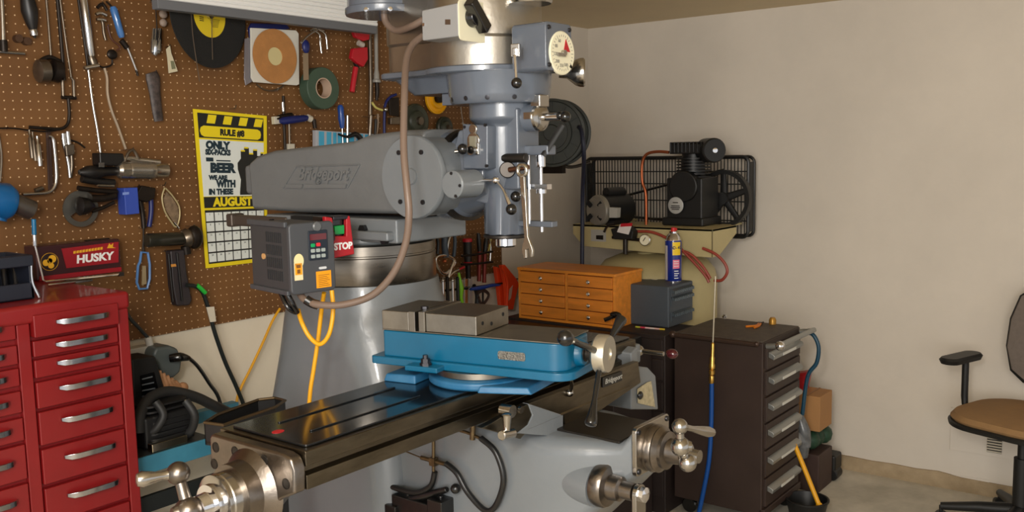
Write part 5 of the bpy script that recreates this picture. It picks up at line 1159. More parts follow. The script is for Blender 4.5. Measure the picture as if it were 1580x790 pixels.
b = MB(CFm); b.loft([backsec(.56, .26, -.225, .03), backsec(.60, .38, -.235, .035), backsec(.70, .44, -.25, .035), backsec(.82, .42, -.255, .035), backsec(.92, .36, -.27, .03), backsec(.97, .24, -.285, .025)]); b.build('back_shell', chb, ch)
b = MB(CFm); b.loft([backsec(.575, .23, -.207, .014), backsec(.61, .35, -.217, .02), backsec(.70, .41, -.230, .02), backsec(.82, .39, -.236, .02), backsec(.92, .33, -.252, .018), backsec(.955, .22, -.266, .012)]); b.build('back_mesh', mat('mesh_grey', (120, 110, 102), .85, var=.1, vscale=60), ch)
b = MB(CFm); b.tube([(0, -.10, .43), (0, -.25, .44), (0, -.275, .52), (0, -.26, .64)], .022, 10, flat=(1, (1, 0, 0))); b.build('back_bracket', chb, ch)
for sd2 in (1, -1):
    ax_ = .275*sd2
    b = MB(CFm); b.tube([(ax_*.75, -.04, .425), (ax_*.98, -.04, .44), (ax_, -.04, .50), (ax_, -.04, .655)], .014, 10, sm=False); ar = b.build('arm_post', chb, ch)
    b = MB(CFm); b.loft([[(ax_+a, -.005+c, .655) for a, c in rrect(.075, .22, .035, 6)], [(ax_+a, -.005+c, .672) for a, c in rrect(.085, .24, .04, 6)], [(ax_+a, -.005+c, .682) for a, c in rrect(.07, .225, .035, 6)]]); b.build('arm_pad', chb, ar)
b = MB(CF0); b.cyl((0, 0, .10), (0, 0, .33), .03); b.cyl((0, 0, .33), (0, 0, .45), .018); b.box((0, 0, .436), (.14, .2, .03)); b.build('gas_column', chb, ch)
b = MB(CFm); b.tube([(.05, .05, .41), (.13, .06, .405), (.19, .06, .41)], .006, 8); b.box((.2, .06, .41), (.03, .02, .012)); b.build('lever', chb, ch)
for k in range(5):
    a = 2*PI*k/5+.45; d = V((math.cos(a), math.sin(a), 0)); b = MB(CF0); b.tube([V((0, 0, .115)), V((0, 0, .10))+d*.15, V((0, 0, .078))+d*.29], [.028, .022, .016], 10, sm=False); lg = b.build('base_leg', chb, ch)
    b = MB(CF0); e = d*.29; t_ = V((-d.y, d.x, 0)); b.cyl(e+V((0, 0, .028))-t_*.022, e+V((0, 0, .028))+t_*.022, .028, ch=.005); b.cyl(e+V((0, 0, .05)), e+V((0, 0, .08)), .008); b.build('caster', chb, lg)
# ================================================================== tools on the pegboard
def w(px, py, o=.03): return P(px, py, y=-o)
def nn(): return V((0, -1, 0))
pk = mat('peg_tool_dark', (44, 38, 34), .4, .7, var=.3, vscale=30)
pg_ = mat('peg_tool_grey', (118, 108, 96), .32, .9, var=.2, vscale=20)
pc = mat('peg_chrome', (200, 198, 196), .16, 1.)
pb_l = mat('peg_blue', (24, 70, 150), .35, coat=.2); p_navy = mat('peg_navy', (24, 34, 96), .4)
p_blk = mat('peg_black', (20, 18, 18), .4); p_red = mat('peg_red', (186, 24, 40), .4)
PEG = []
def one(name, label, cat, mb, m, group=None, bevel=0.): o = tag(mb.build(name, m, None, bevel), label, cat, group); PEG.append(o); return o
def hook(p, par):      # the little wire peg a tool hangs from
    b = MB(); p = V((p.x, 0, p.z)); b.tube([p, p+V((0, -.03, 0)), p+V((0, -.04, .012))], .002, 6, sm=False); return b.build('peg_hook', pc, par)
def pm_(px0, px1, y=0): return (P(px1, 200, y=y)-P(px0, 200, y=y)).length
def T(name, label, cat, px, py, o=.03, group=None): o = thing(name, label, cat, w(px, py, o), group); PEG.append(o); return o
def rod(name, m, par, pts, r, o=.03, seg=10, sm=True):
    b = MB(); b.tube([w(p[0], p[1], p[2] if len(p) > 2 else o) for p in pts], r, seg, sm=sm); return b.build(name, m, par)
def plate(name, m, par, pts, o=.02, t=.006, bevel=.001):
    b = MB(); b.solid([w(p[0], p[1], o) for p in pts], (0, -t, 0)); return b.build(name, m, par, bevel)
def hand(name, m, par, a, c, prof, o=.03, seg=16, flat=1.):
    b = MB(); A_, C2 = w(*a, o), w(*c, o); L = (C2-A_).length; b.lathe([(r, h*L) for h, r in prof], A_, C2-A_, seg); return b.build(name, m, par)
# 1 L shaped lug bar
t = T('lug_wrench', 'bright L shaped lug bar at the top left edge of the pegboard', 'wrench', 5, 80)
rod('shaft', pc, t, [(2, -10), (4, 30), (5, 66)], .006); rod('cross_bar', pc, t, [(-12, 79), (10, 81), (38, 83)], .005); rod('collar', pk, t, [(5, 62), (6, 80)], .011)
# 2 black tapered handle
t = T('file_grip', 'black tapered handle with a chrome ferrule hanging point down, upper left of the board', 'file handle', 52, 57)
hand('grip', p_blk, t, (40, -12), (51, 46), [(0, .018), (.5, .024), (.8, .018), (1, .011)]); hand('ferrule', pc, t, (51, 45), (53, 56), [(0, .011), (.2, .012), (.9, .011), (1, .009)]); hand('tip', p_blk, t, (53, 55), (54, 59), [(0, .005), (1, .003)])
# 3 twin drum tool on a rod
t = T('drum_tool', 'dull grey double drum tool on a thin rod left of the forked bar', 'tool', 75, 120)
rod('rod', pg_, t, [(71, -5), (75, 40), (79, 90)], .0035)
hand('drum', pg_, t, (56, 110), (75, 110), [(0, .022), (.15, .034), (.85, .036), (1, .03)], .04); hand('drum', pk, t, (78, 108), (95, 112), [(0, .026), (.1, .034), (.8, .034), (1, .02)], .04); rod('loop', pk, t, [(60, 96), (76, 88), (94, 96)], .007)
# 4 forked bar
t = T('forked_bar', 'long twin rod tool with a forked steel foot and a curved lower rod', 'tool', 105, 150)
rod('rod', pk, t, [(88, -6), (94, 60), (99, 124)], .0055); rod('rod', pg_, t, [(92, -6), (101, 60), (110, 120)], .003)
b = MB(); b.tube([w(96, 124), w(97, 149), w(114, 150), w(113, 124), w(109, 119)], .005, 8, sm=False); b.build('fork', pg_, t)
rod('lower_rod', pk, t, [(105, 150), (107, 175), (104, 192), (92, 199), (70, 198), (45, 196)], .005)
rod('crosspiece', pk, t, [(95, 150), (117, 151)], .006)
# wire along the board
b = MB(); b.tube([w(-5, 198), w(20, 198), w(45, 201), w(70, 203), (w(92, 200))], .0025, 6); one('hanging_wire', 'thin dark wire strung across the left of the pegboard with wrenches on it', 'wire', b, pk)
# small socket marks
for (px, py) in ((25, 60), (38, 64)): 
    b = MB(); b.lathe([(.012, 0), (.012, .02), (0, .02)], w(px, py, 0), (0, -1, 0), 14); one('dull_socket', 'dull brown socket stud below the black tapered handle', 'socket', b, mat('socket_brown', (86, 62, 46), .5, .5), 'dull studs below the tapered handle')
# 5 torque wrench
t = T('torque_bar', 'long chrome breaker handle with a small cross bar and a slim rod below it', 'wrench', 142, 100)
hand('grip', pc, t, (128, -8), (141, 90), [(0, .012), (.02, .013), (.95, .012), (1, .008)], .035, 18); hand('neck', pg_, t, (140, 86), (146, 104), [(0, .010), (.4, .014), (1, .012)], .035)
rod('cross_bar', pc, t, [(130, 105), (140, 103), (152, 101)], .007, .045); rod('dark_edge', pk, t, [(120, -6), (136, 104)], .004)
rod('slim_rod', pc, t, [(136, 106), (143, 160), (150, 200), (155, 236)], .0042)
# 6 small plier-like thing
t = T('small_pliers', 'small chrome pliers with curved jaws beside the blue screwdriver', 'pliers', 158, 60)
rod('handle', pg_, t, [(152, 28), (158, 34), (160, 50), (163, 62)], .0045); rod('handle', pc, t, [(148, 22), (155, 20), (164, 24)], .0055); rod('handle', pc, t, [(149, 30), (156, 30), (163, 32)], .005); rod('jaw', pk, t, [(150, 12), (158, 6), (165, 16)], .005)
# 7 blue screwdriver
t = T('blue_screwdriver', 'slanting screwdriver with a clear blue handle and chrome shaft', 'screwdriver', 212, 114)
hand('grip', mat('grip_clear_blue', (60, 110, 170), .2, coat=.5), t, (174, 10), (188, 58), [(0, .008), (.1, .012), (.9, .011), (1, .008)]); rod('hook_wire', pk, t, [(164, 2), (170, 8), (182, 20)], .003)
rod('shaft', pc, t, [(196, 72), (204, 92), (211, 110)], .0042); rod('tip', pk, t, [(210, 108), (213, 117)], .004); rod('collar', pk, t, [(187, 62), (196, 74)], .009)
# 8 round-headed small tool + its strap
t = T('inspection_mirror', 'small dark round headed tool on a thin curved strap beside the chrome cross bar', 'mirror', 174, 95)
b = MB(); b.ball(w(173, 84), .018, 16, (1, .4, .9)); b.build('head', pk, t); rod('strap', pk, t, [(173, 92), (172, 100), (160, 104), (152, 101)], .003); rod('strap', mat('strap_brown', (80, 44, 30), .5), t, [(166, 40), (172, 60), (185, 72), (180, 78)], .003)
b = MB(); b.tube([w(p[0], p[1]) for p in ((161, 105), (165, 120), (166, 145), (172, 170), (182, 196), (194, 230))], .0045, 8); one('clear_tube', 'clear flexible tube hanging down from the chrome cross bar', 'tube', b, mat('tube_clear', (168, 150, 128), .25, .3))
# 10 nut driver cluster and tag
t = T('nut_driver_bunch', 'small bunch of blue tinted chrome drivers hanging on a wire above the patterned sleeve', 'nut drivers', 240, 90)
rod('hanging_wire', pk, t, [(239, 0), (241, 25), (242, 44)], .002)
for k, (x0, x1) in enumerate(((236, 236), (240, 239), (244, 243), (247, 244))):
    hand('driver', mat('chrome_blue', (196, 204, 216), .15, 1.), t, (x0+1, 44), (x1, 86-abs(k-1)*3), [(0, .004), (.4, .007), (.45, .009), (.95, .0085), (1, .005)], .03+.004*(k % 2))
t = T('ear_muff_pad', 'small beige rounded lump hanging left of the black cutting disc', 'pad', 253, 40); b = MB(); b.ball(w(252, 22), .014, 16, (1.1, .7, 1)); b.ball(w(252, 35), .015, 16, (.9, .7, .9)); b.build('pad', mat('pad_beige', (150, 132, 118), .6), t)
t = T('price_tag', 'curled white paper tag hanging below the beige lump', 'tag', 266, 110)
b = MB(); b.solid([w(256, 76), w(262, 70), w(264, 82), w(274, 110), w(260, 113), w(258, 90)], (0, -.0012, 0)); b.build('paper', mat('tag_cream', (206, 196, 166), .6), t); plate('tag_print', mat('print_olive', (120, 120, 92), .6), t, [(263, 94), (268, 94), (271, 106), (265, 107)], .0318, .0006, 0)
# 12 patterned sleeve
t = T('patterned_sleeve', 'dark mottled woven sleeve hanging straight down above the calendar', 'sleeve', 243, 188)
b = MB(); b.tube([w(233, 112), w(236, 122), w(239, 145), (w(242, 168)), w(245, 187)], [.021, .026, .020, .019, .017], 14, flat=(.5, (0, -1, 0))); b.build('sleeve', mat('sleeve_mottled', (18, 14, 16), .5, var=.5, vscale=45, rgb2=(88, 76, 72)), t)
# 13 cutting disc with hanging wires
dc_ = w(322, 24, .05); DN = V((.2, -.98, 0)).normalized(); t = T('cutting_disc', 'large black abrasive cutting disc with a yellow centre label', 'cutting disc', 322, 24)
Rr = (P(322, 24, y=-.03)-P(322, 104, y=-.03)).length
b = MB(); b.lathe([(Rr, 0), (Rr, .004), (.014, .004), (.014, 0)], dc_, DN, 72); b.build('disc', mat('disc_black', (26, 26, 25), .8, bump=.3, bscale=400), t)
b = MB(); b.lathe([(Rr*.42, .004), (Rr*.42, .0048), (.014, .0048)], dc_, DN, 48, cap=False); dlb = b.build('disc_label', mat('disc_yellow', (232, 204, 40), .5), t)
b = MB(); LF = frame(dc_+DN*.005, (.98, .2, 0), ez=DN); b.M = LF
for k in range(6): b.box((.022, -.012-.005*k, 0), (.05-.004*k, .0016, .0006))
for k in range(3): b.box((-.040, -.010-.006*k, 0), (.02, .003, .0006))
b.build('label_print', mat('print_dark', (50, 44, 20), .6), dlb)
b = MB(); b.lathe([(.0, .012), (.012, .012), (.014, .004)], dc_, DN, 20); b.build('centre_stud', pc, t)
for pts in (((294, -5), (297, 50), (304, 100), (308, 126)), ((327, -5), (327, 50), (328, 92))):
    b = MB(); b.tube([w(p[0], p[1], .09) for p in pts], .0016, 6); one('thin_rod', 'thin grey welding wire hanging in front of the black cutting disc', 'wire', b, mat('rod_grey', (112, 98, 84), .4, .6), 'thin wires before the cutting disc')
# 14 sanding disc pack
t = T('sanding_disc_pack', 'square white card pack with a tan sanding disc, under the light shelf', 'sanding discs', 420, 130)
plate('backing_blue', p_navy, t, [(386, 36), (440, 38), (445, 44), (384, 60), (382, 44)], .02, .008)
plate('card', mat('card_white', (212, 208, 196), .6), t, [(385, 43), (455, 47), (459, 52), (460, 130), (456, 132), (390, 127), (386, 120)], .035, .008, .002)
cd_ = w(424, 87, .046); b = MB(); rr_ = (w(424, 87, .046)-w(424, 45, .046)).length; b.lathe([(rr_, 0), (rr_, .004), (rr_*.34, .004), (rr_*.33, .001)], cd_, (0, -1, 0), 56); b.build('sanding_disc', mat('sand_tan', (176, 122, 68), .8, var=.12, vscale=20, bump=.2, bscale=300), t)
b = MB(); b.lathe([(rr_*.335, .0012), (0, .0012)], cd_, (0, -1, 0), 40, cap=False); b.build('disc_centre', mat('sand_cream', (206, 192, 140), .6), t)
plate('plastic_wrap', mat('wrap_grey', (120, 116, 122), .12, .2), t, [(377, 60), (384, 58), (388, 126), (378, 132), (376, 120)], .03, .004)
rod('chain', pg_, t, [(396, 130), (405, 137), (418, 140), (432, 136), (438, 131)], .003)
# 15 green tape roll
t = T('tape_roll', 'thick dark green ring of tape hanging below the small ruler', 'tape roll', 485, 168)
tcn = w(487, 137, .02); rt = (w(487, 137, .02)-w(487, 169, .02)).length
b = MB(); b.lathe([(rt*.5, 0), (rt, 0), (rt, .045), (rt*.97, .048), (rt*.5, .048), (rt*.5, 0)], tcn, (0, -1, 0), 56, cap=False); b.build('tape', mat('tape_green', (62, 82, 66), .6, bump=.1, bscale=80), t)
b = MB(); b.lathe([(rt*.49, .001), (rt*.49, .049), (rt*.45, .049), (rt*.45, .001), (rt*.49, .001)], tcn, (0, -1, 0), 40, cap=False); b.build('core', mat('core_card', (196, 170, 148), .7), t); hook(w(484, 121), t)
# 16 ruler + chrome clamp
t = T('steel_rule', 'short steel rule with a dark clip hanging over the green tape roll', 'ruler', 471, 120)
plate('blade', mat('rule_steel', (164, 148, 128), .3, .7), t, [(467, 82), (475, 82), (476, 123), (468, 124)], .075, .002, 0); b = MB(); b.ball(w(472, 72, .07), .022, 16, (.8, .5, 1.2)); b.build('clip', p_navy, t); rod('clip_wire', pc, t, [(465, 66), (472, 58), (482, 50), (490, 46)], .004, .07)
t = T('bearing_puller', 'small chrome three legged puller right of the steel rule', 'puller', 500, 82)
for pts in (((486, 48), (493, 54), (494, 66), (496, 82)), ((492, 46), (502, 54), (505, 76)), ((478, 48), (486, 44), (500, 48))): rod('leg', pc, t, pts, .0045, .04)
hook(w(490, 46), t)
# 17 red pliers/riveter
t = T('red_riveter', 'red hand riveter hanging handles down below the light shelf', 'riveter', 543, 145)
plate('head', p_red, t, [(541, 50), (566, 52), (565, 62), (556, 64), (544, 58)], .03, .02, .004); plate('body', p_red, t, [(540, 75), (562, 73), (563, 92), (556, 104), (546, 98), (537, 90)], .03, .022, .005); rod('handle', p_red, t, [(549, 104), (546, 122), (543, 142)], .0115, .035); rod('pivot', mat('pivot_white', (190, 180, 168), .4), t, [(553, 66), (560, 70)], .012, .035); rod('spring', p_blk, t, [(547, 96), (552, 106)], .008, .03)
# 18 vertical bars
b = MB(); b.tube([w(570, 40, .02), w(572, 130, .02), w(570, 240, .02)], .0085, 10, sm=False); one('steel_tube', 'long dull steel tube standing upright against the pegboard left of the machine head', 'tube', b, pg_)
b = MB(); A_, C2 = w(580, 40, .03), w(581, 118, .03); b.lathe([(.008, 0), (.008, .18), (.012, .2), (.013, .22), (.018, .225), (.018, .235), (0, .235)], A_, C2-A_, 14); one('white_tube', 'pale grey tube with a flared end beside the dull steel tube', 'tube', b, mat('tube_pale', (150, 146, 138), .4))
b = MB(); b.tube([w(581, 120, .03), w(582, 140, .03), w(581, 155, .03)], [.008, .010, .006], 10); one('dark_bit', 'short dark auger bit hanging below the pale tube', 'drill bit', b, pk)
# 20 bar clamp
t = T('bar_clamp', 'black bar clamp with a dark blue handle hanging right of the calendar', 'clamp', 442, 236)
rod('bar', pk, t, [(437, 148), (438, 190), (440, 234)], .0055, sm=False); rod('bar', pg_, t, [(446, 190), (447, 232)], .0045, sm=False); plate('jaw_pad', mat('pad_white', (196, 190, 174), .5), t, [(440, 222), (450, 222), (450, 231), (440, 232)], .02, .02, .002); plate('jaw_pad', mat('pad_white', (196, 190, 174), .5), t, [(418, 180), (429, 180), (430, 191), (419, 192)], .02, .02, .002)
rod('upper_jaw', pk, t, [(425, 184), (436, 180), (450, 178)], .011); hand('grip', pb_l if 0 else p_navy, t, (432, 187), (474, 182), [(0, .008), (.1, .014), (.5, .015), (.9, .013), (1, .010)], .045); rod('end_cap', mat('pad_white', (196, 190, 174), .5), t, [(474, 181), (480, 184)], .013, .045); rod('trigger', pk, t, [(484, 184), (486, 198)], .008, .04); rod('upper_bar', pc, t, [(436, 158), (437, 172)], .006, .036)
hook(w(428, 140), t)
# 21 items behind the ram
t = T('blue_handle_driver', 'screwdriver with a bright blue handle standing in the striped rack above the ram', 'screwdriver', 527, 215)
hand('grip', pb_l, t, (525, 162), (528, 198), [(0, .008), (.12, .013), (.4, .012), (.6, .014), (1, .008)], .04); rod('shaft', pc, t, [(528, 198), (529, 222)], .003, .04)
for px, a, c, m_, g2 in ((536, 178, 226, pc, 0), (572, 178, 214, pc, 0), (580, 184, 224, p_blk, 1)):
    b = MB(); A_, C2 = w(px, a, .05), w(px-2 if px > 560 else px, c, .05); b.cyl(A_, C2, .006, .006, 12, .001); one('round_shank', ['bright round steel shank standing in the striped rack above the ram', 'black handled shank at the right of the striped rack'][g2], 'shank', b, m_, None if g2 else 'bright shanks in the striped rack')
b = MB(); A_, C2 = w(583, 176, .05), w(576, 222, .05); b.tube([A_, w(582, 200, .05), C2], .005, 8); one('bent_shank', 'pale bent shank leaning at the right of the striped rack', 'shank', b, mat('shank_pale', (160, 140, 120), .35, .6))
b = MB(); b.tube([w(522, 207, .06), w(536, 211, .06), w(548, 207, .06), w(556, 214, .06), w(560, 226, .06)], [.004, .006, .010, .012, .010], 10); one('hacksaw_grip', 'black curved handle lying across the blue striped rack', 'handle', b, p_blk)
b = MB(); b.ball(w(575, 224, .06), .03, 16, (1.3, .6, .5)); one('rubber_stopper', 'black rubber cap just above the ram under the bright shanks', 'cap', b, p_blk)
# 22 blue striped rack
t = T('striped_rack', 'long pale rack printed with bright blue blocks behind the machine ram', 'rack', 550, 222, .02)
plate('rack_board', mat('rack_pale', (176, 178, 184), .5), t, [(482, 201), (615, 210), (615, 236), (482, 232)], .015, .022, .002)
cy_ = mat('rack_cyan', (66, 166, 206), .4)
for x0, x1 in ((492, 500), (504, 511), (514, 519), (521, 527), (530, 534), (538, 546), (550, 560), (563, 568), (584, 592), (594, 599), (601, 605), (608, 612)):
    y = 201+(x0-482)*.068; plate('printed_block', cy_, t, [(x0, y+1), (x1, y+1.5), (x1, y+24), (x0, y+24)], .0372, .001, 0)
# 23 hacksaw / blue clamp
t = T('blue_hacksaw', 'blue framed hand tool with a yellow tip between the steel tubes and the conduit', 'hand tool', 600, 205)
rod('frame', p_navy, t, [(611, 146), (602, 150), (595, 160), (593, 180), (593, 212)], .006, .04); rod('yellow_tip', mat('tip_yellow', (206, 196, 110), .4), t, [(574, 158), (580, 166), (590, 170)], .005, .045); b = MB(); b.ball(w(595, 169, .05), .010); b.build('pivot', pc, t); plate('jaw', pg_, t, [(598, 182), (612, 180), (612, 192), (598, 192)], .03, .02, .002); plate('dark_web', pk, t, [(598, 152), (614, 150), (614, 180), (600, 178)], .03, .008, .002)
# 24 green and dark discs
for (px, py, rr0, lab, nm, sx_) in ((640, 187, 27, 'dark green domed disc hanging left of the yellow spool', 'domed_disc', 1.), (684, 197, 17, 'small dark ringed wheel above the knuckle of the machine', 'ringed_wheel', 1.)):
    c = w(px, py, .02); R0 = (w(px, py, .02)-w(px, py+rr0, .02)).length
    t = thing(nm, lab, 'disc', c); b = MB(); b.lathe([(R0, 0), (R0, .012), (R0*.9, .018), (R0*.62, .014), (R0*.55, .022), (R0*.3, .028), (0, .028)], c, (0, -1, 0), 44); b.build('disc', mat('disc_olive', (50, 54, 42), .45, var=.3, vscale=20), t); b = MB(); b.lathe([(R0*.26, .027), (R0*.22, .04), (0, .04)], c, (0, -1, 0), 20); b.build('hub', pg_, t)
c = w(672, 152, .02); R0 = (w(672, 152, .02)-w(672, 176, .02)).length
t = thing('yellow_spool', 'bright yellow plastic spool hanging behind the machine head', 'spool', c)
b = MB(); b.lathe([(R0*.3, 0), (R0, 0), (R0, .010), (R0*.9, .012), (R0*.85, .006), (R0*.66, .008), (R0*.62, .02), (R0*.5, .02), (R0*.3, .012)], c, (0, -1, 0), 44, cap=False); b.build('flange', mat('spool_yellow', (232, 168, 16), .4), t); b = MB(); b.cyl(c, c+V((0, -.03, 0)), R0*.3); b.build('hub', pk, t)
b = MB(); b.tube([w(711, 165, .03), w(713, 180, .03), w(716, 196, .03)], .002, 6); b.lathe([(.004, 0), (.004, .01), (0, .012)], w(714, 192, .03)); one('thin_hook', 'thin pale wire hanging between the head and the yellow spool', 'wire', b, mat('tube_pale', (150, 146, 138), .4))
# 26 wrenches hanging on the wire
for i, (a, c, r) in enumerate((((45, 200), (50, 244), .006), ((50, 204), (55, 248), .005), ((57, 210), (62, 256), .007))):
    b = MB(); A_, C2 = w(*a, .035+.006*i), w(*c, .035+.006*i); b.tube([A_, A_.lerp(C2, .25), A_.lerp(C2, .3), C2], [r*.5, r*.5, r, r], 10, sm=False); one('punch', ['short grey punch hanging leftmost on the wire', 'slim grey punch hanging in the middle on the wire', 'bright punch hanging lowest on the wire'][i], 'punch', b, pc if i == 2 else pg_)
t = T('curved_pry_bar', 'long curved chrome bar bent into an L beside a flat dark bar', 'pry bar', 70, 297)
rod('bar', pc, t, [(74, 210), (81, 213), (84, 230), (87, 270), (84, 288), (74, 297), (55, 299), (35, 300)], .0055); plate('flat_bar', mat('bar_brown', (66, 48, 42), .45, .5), t, [(70, 200), (77, 200), (81, 290), (74, 294)], .02, .005); rod('lug', pg_, t, [(54, 294), (66, 290)], .007)
t = T('slip_joint_pliers', 'chrome pliers hanging jaws up beside the curved bar', 'pliers', 105, 275)
rod('handle', pc, t, [(102, 236), (106, 255), (108, 274)], .0055); rod('handle', pg_, t, [(110, 236), (111, 256), (109, 274)], .005); rod('jaw', pc, t, [(97, 206), (99, 222), (103, 236)], .007); rod('jaw', pc, t, [(104, 203), (106, 220), (108, 236)], .007); plate('joint', pg_, t, [(98, 224), (112, 222), (113, 238), (100, 242)], .032, .012, .003); rod('spare_arm', pk, t, [(108, 216), (120, 220), (131, 228)], .003)
# 27 air tool
t = T('air_tool', 'silver cylinder air tool with black clamp hanging at the middle of the left board', 'air tool', 200, 270)
hand('cylinder', mat('tool_silver', (176, 168, 156), .25, .9), t, (180, 262), (256, 263), [(0, .020), (.05, .028), (.2, .029), (.22, .026), (.26, .029), (.6, .028), (.62, .030), (.72, .030), (.74, .027), (1, .025)], .06, 28)
plate('clamp_block', p_blk, t, [(141, 236), (178, 237), (180, 248), (168, 256), (142, 255)], .03, .05, .004); hand('clamp_jaw', p_blk, t, (122, 266), (182, 264), [(0, .008), (.2, .02), (.5, .022), (.6, .016), (1, .014)], .055); plate('bright_window', pc, t, [(152, 251), (161, 251), (161, 258), (152, 258)], .081, .001, 0)
rod('lower_clamp', p_blk, t, [(126, 276), (150, 280), (176, 282)], .012, .05); rod('jaw_pin', pc, t, [(150, 286), (176, 287)], .004, .06); rod('trigger_parts', pc, t, [(184, 248), (196, 244), (210, 246), (228, 248), (246, 250)], .009, .065); rod('trigger_loop', pg_, t, [(192, 250), (198, 236), (206, 232), (214, 246)], .005, .07); rod('long_arm', pk, t, [(120, 290), (150, 294), (180, 296)], .008, .05)
# 28 disc caliper / angle guide
c = w(124, 322, .03); R0 = (c-w(124, 350, .03)).length
t = thing('round_saw_guide', 'round silver guide plate with a black knob hanging left of the blue box', 'guide plate', c)
b = MB(); b.M = frame(c, (1, 0, 0), (0, 0, 1))
def sector(b, r0, r1, a0, a1, t0, t1, n=20):
    o = [(r1*math.cos(math.radians(a0+(a1-a0)*k/n)), r1*math.sin(math.radians(a0+(a1-a0)*k/n))) for k in range(n+1)] + [(r0*math.cos(math.radians(a1-(a1-a0)*k/n)), r0*math.sin(math.radians(a1-(a1-a0)*k/n))) for k in range(n+1)]
    for k in range(n):
        q_ = [o[k], o[k+1], o[2*n-k], o[2*n+1-k]]
        b.prism(q_, t0, t1)
sector(b, R0*.05, R0, 0, 210, 0, .004); sector(b, R0*.72, R0, 210, 350, 0, .004); b.build('plate', mat('plate_dull', (120, 118, 112), .3, .8), t)
hand('knob', p_blk, t, (117, 318), (145, 318), [(0, .012), (.2, .030), (.6, .026), (1, .008)], .06); rod('arm', pk, t, [(140, 306), (160, 306), (178, 302)], .012, .05); rod('arm', pk, t, [(142, 326), (160, 320), (176, 312)], .006, .05)
# 29 blue box
t = T('blue_box', 'small bright blue cardboard box pinned under the silver air tool', 'box', 192, 330); plate('carton', mat('carton_blue', (50, 76, 168), .45), t, [(180, 290), (201, 289), (204, 329), (183, 331)], .02, .045, .002); plate('box_print', mat('print_paleblue', (120, 144, 210), .5), t, [(189, 297), (199, 296), (199, 300), (189, 301)], .0652, .0006, 0)
# 30 black pliers
t = T('channel_pliers', 'dark curved channel pliers hanging right of the small blue box', 'pliers', 226, 350)
rod('handle', pk, t, [(214, 294), (216, 310), (220, 330), (222, 352)], .008); rod('handle', p_navy, t, [(230, 296), (233, 310), (233, 330), (230, 350)], .008); plate('jaw', pk, t, [(206, 300), (214, 286), (236, 290), (234, 306), (222, 312), (208, 308)], .03, .02, .004); rod('thin_leg', pk, t, [(219, 320), (221, 350), (222, 388)], .003)
# 31 leaf gauge
t = T('leaf_gauge', 'leaf shaped pale wire basket tool hanging left of the calendar', 'gauge', 262, 350)
rod('rim', mat('rim_cream', (186, 170, 128), .4, .4), t, [(254, 290), (250, 305), (254, 325), (264, 342), (272, 350), (277, 335), (276, 318), (266, 302), (255, 290)], .003); plate('web', mat('web_brown', (120, 100, 78), .6, var=.5, vscale=60), t, [(256, 296), (252, 307), (256, 325), (266, 341), (272, 345), (275, 332), (273, 318), (265, 305)], .03, .003, 0); rod('tail', pc, t, [(268, 343), (276, 352)], .004); hook(w(254, 286), t)
# 32 flashlight
t = T('black_flashlight', 'black cylinder grip with a grey knurled collar lying sideways left of the calendar', 'flashlight', 270, 385)
hand('barrel', mat('barrel_olive', (34, 34, 28), .3, coat=.3), t, (226, 371), (281, 368), [(0, .021), (.03, .023), (.97, .023), (1, .02)], .05, 28); hand('collar', pg_, t, (281, 369), (292, 366), [(0, .024), (.3, .030), (.7, .034), (1, .03)], .05, 12); b = MB(); b.ball(w(300, 366, .05), .038, 16, (.8, .7, 1.1)); b.build('cap', pk, t); rod('mount', pk, t, [(286, 380), (288, 392)], .016, .04)
# 33 blue framed clip
t = T('blue_frame_clip', 'small light blue open frame tool hanging right of the maroon tool case', 'clip', 221, 446)
b = MB(); b.tube([w(*p, .03) for p in ((218, 389), (228, 390), (231, 408), (231, 430), (227, 445), (215, 446), (211, 436), (213, 410), (216, 404))], .0045, 8, sm=False, closed=True); b.build('frame', mat('frame_blue', (88, 132, 190), .35), t); plate('insert', mat('insert_tan', (150, 134, 104), .5), t, [(219, 410), (224, 410), (225, 438), (218, 440)], .025, .006); rod('hanger', pk, t, [(222, 350), (221, 372), (220, 388)], .003)
# 34 black holster
t = T('black_holster', 'dark grey ribbed holster hanging below the black flashlight', 'holster', 270, 470)
plate('holster_body', mat('holster_dark', (44, 38, 42), .45), t, [(254, 386), (276, 384), (280, 420), (288, 462), (284, 470), (264, 471), (258, 440)], .015, .035, .006)
for a, c in (((260, 392), (267, 466)), ((273, 390), (281, 464))): rod('rib', p_blk, t, [a, c], .004, .052)
plate('orange_mark', mat('mark_orange', (206, 140, 60), .5), t, [(263, 408), (271, 407), (272, 411), (264, 412)], .0505, .0008, 0)
# 35 blue nozzle tool on the far left
t = T('heat_gun', 'blue power tool with a grey snout hanging above the red chest', 'power tool', 20, 330)
hand('body', mat('gun_blue', (16, 92, 150), .35, coat=.3), t, (-22, 306), (20, 314), [(0, .05), (.7, .056), (.95, .045), (1, .03)], .08, 28); hand('snout', mat('snout_grey', (112, 106, 100), .3, .8), t, (18, 312), (52, 326), [(0, .030), (.5, .031), (.9, .030), (1, .018)], .085, 28); rod('under_grip', mat('gun_blue', (16, 92, 150), .35, coat=.3), t, [(0, 320), (-4, 340)], .025, .08)
b = MB(); b.tube([w(-3, 205), w(2, 240), w(0, 280)], .004, 6); one('pale_wire', 'thin pale wire hanging at the left edge above the blue power tool', 'wire', b, pg_)
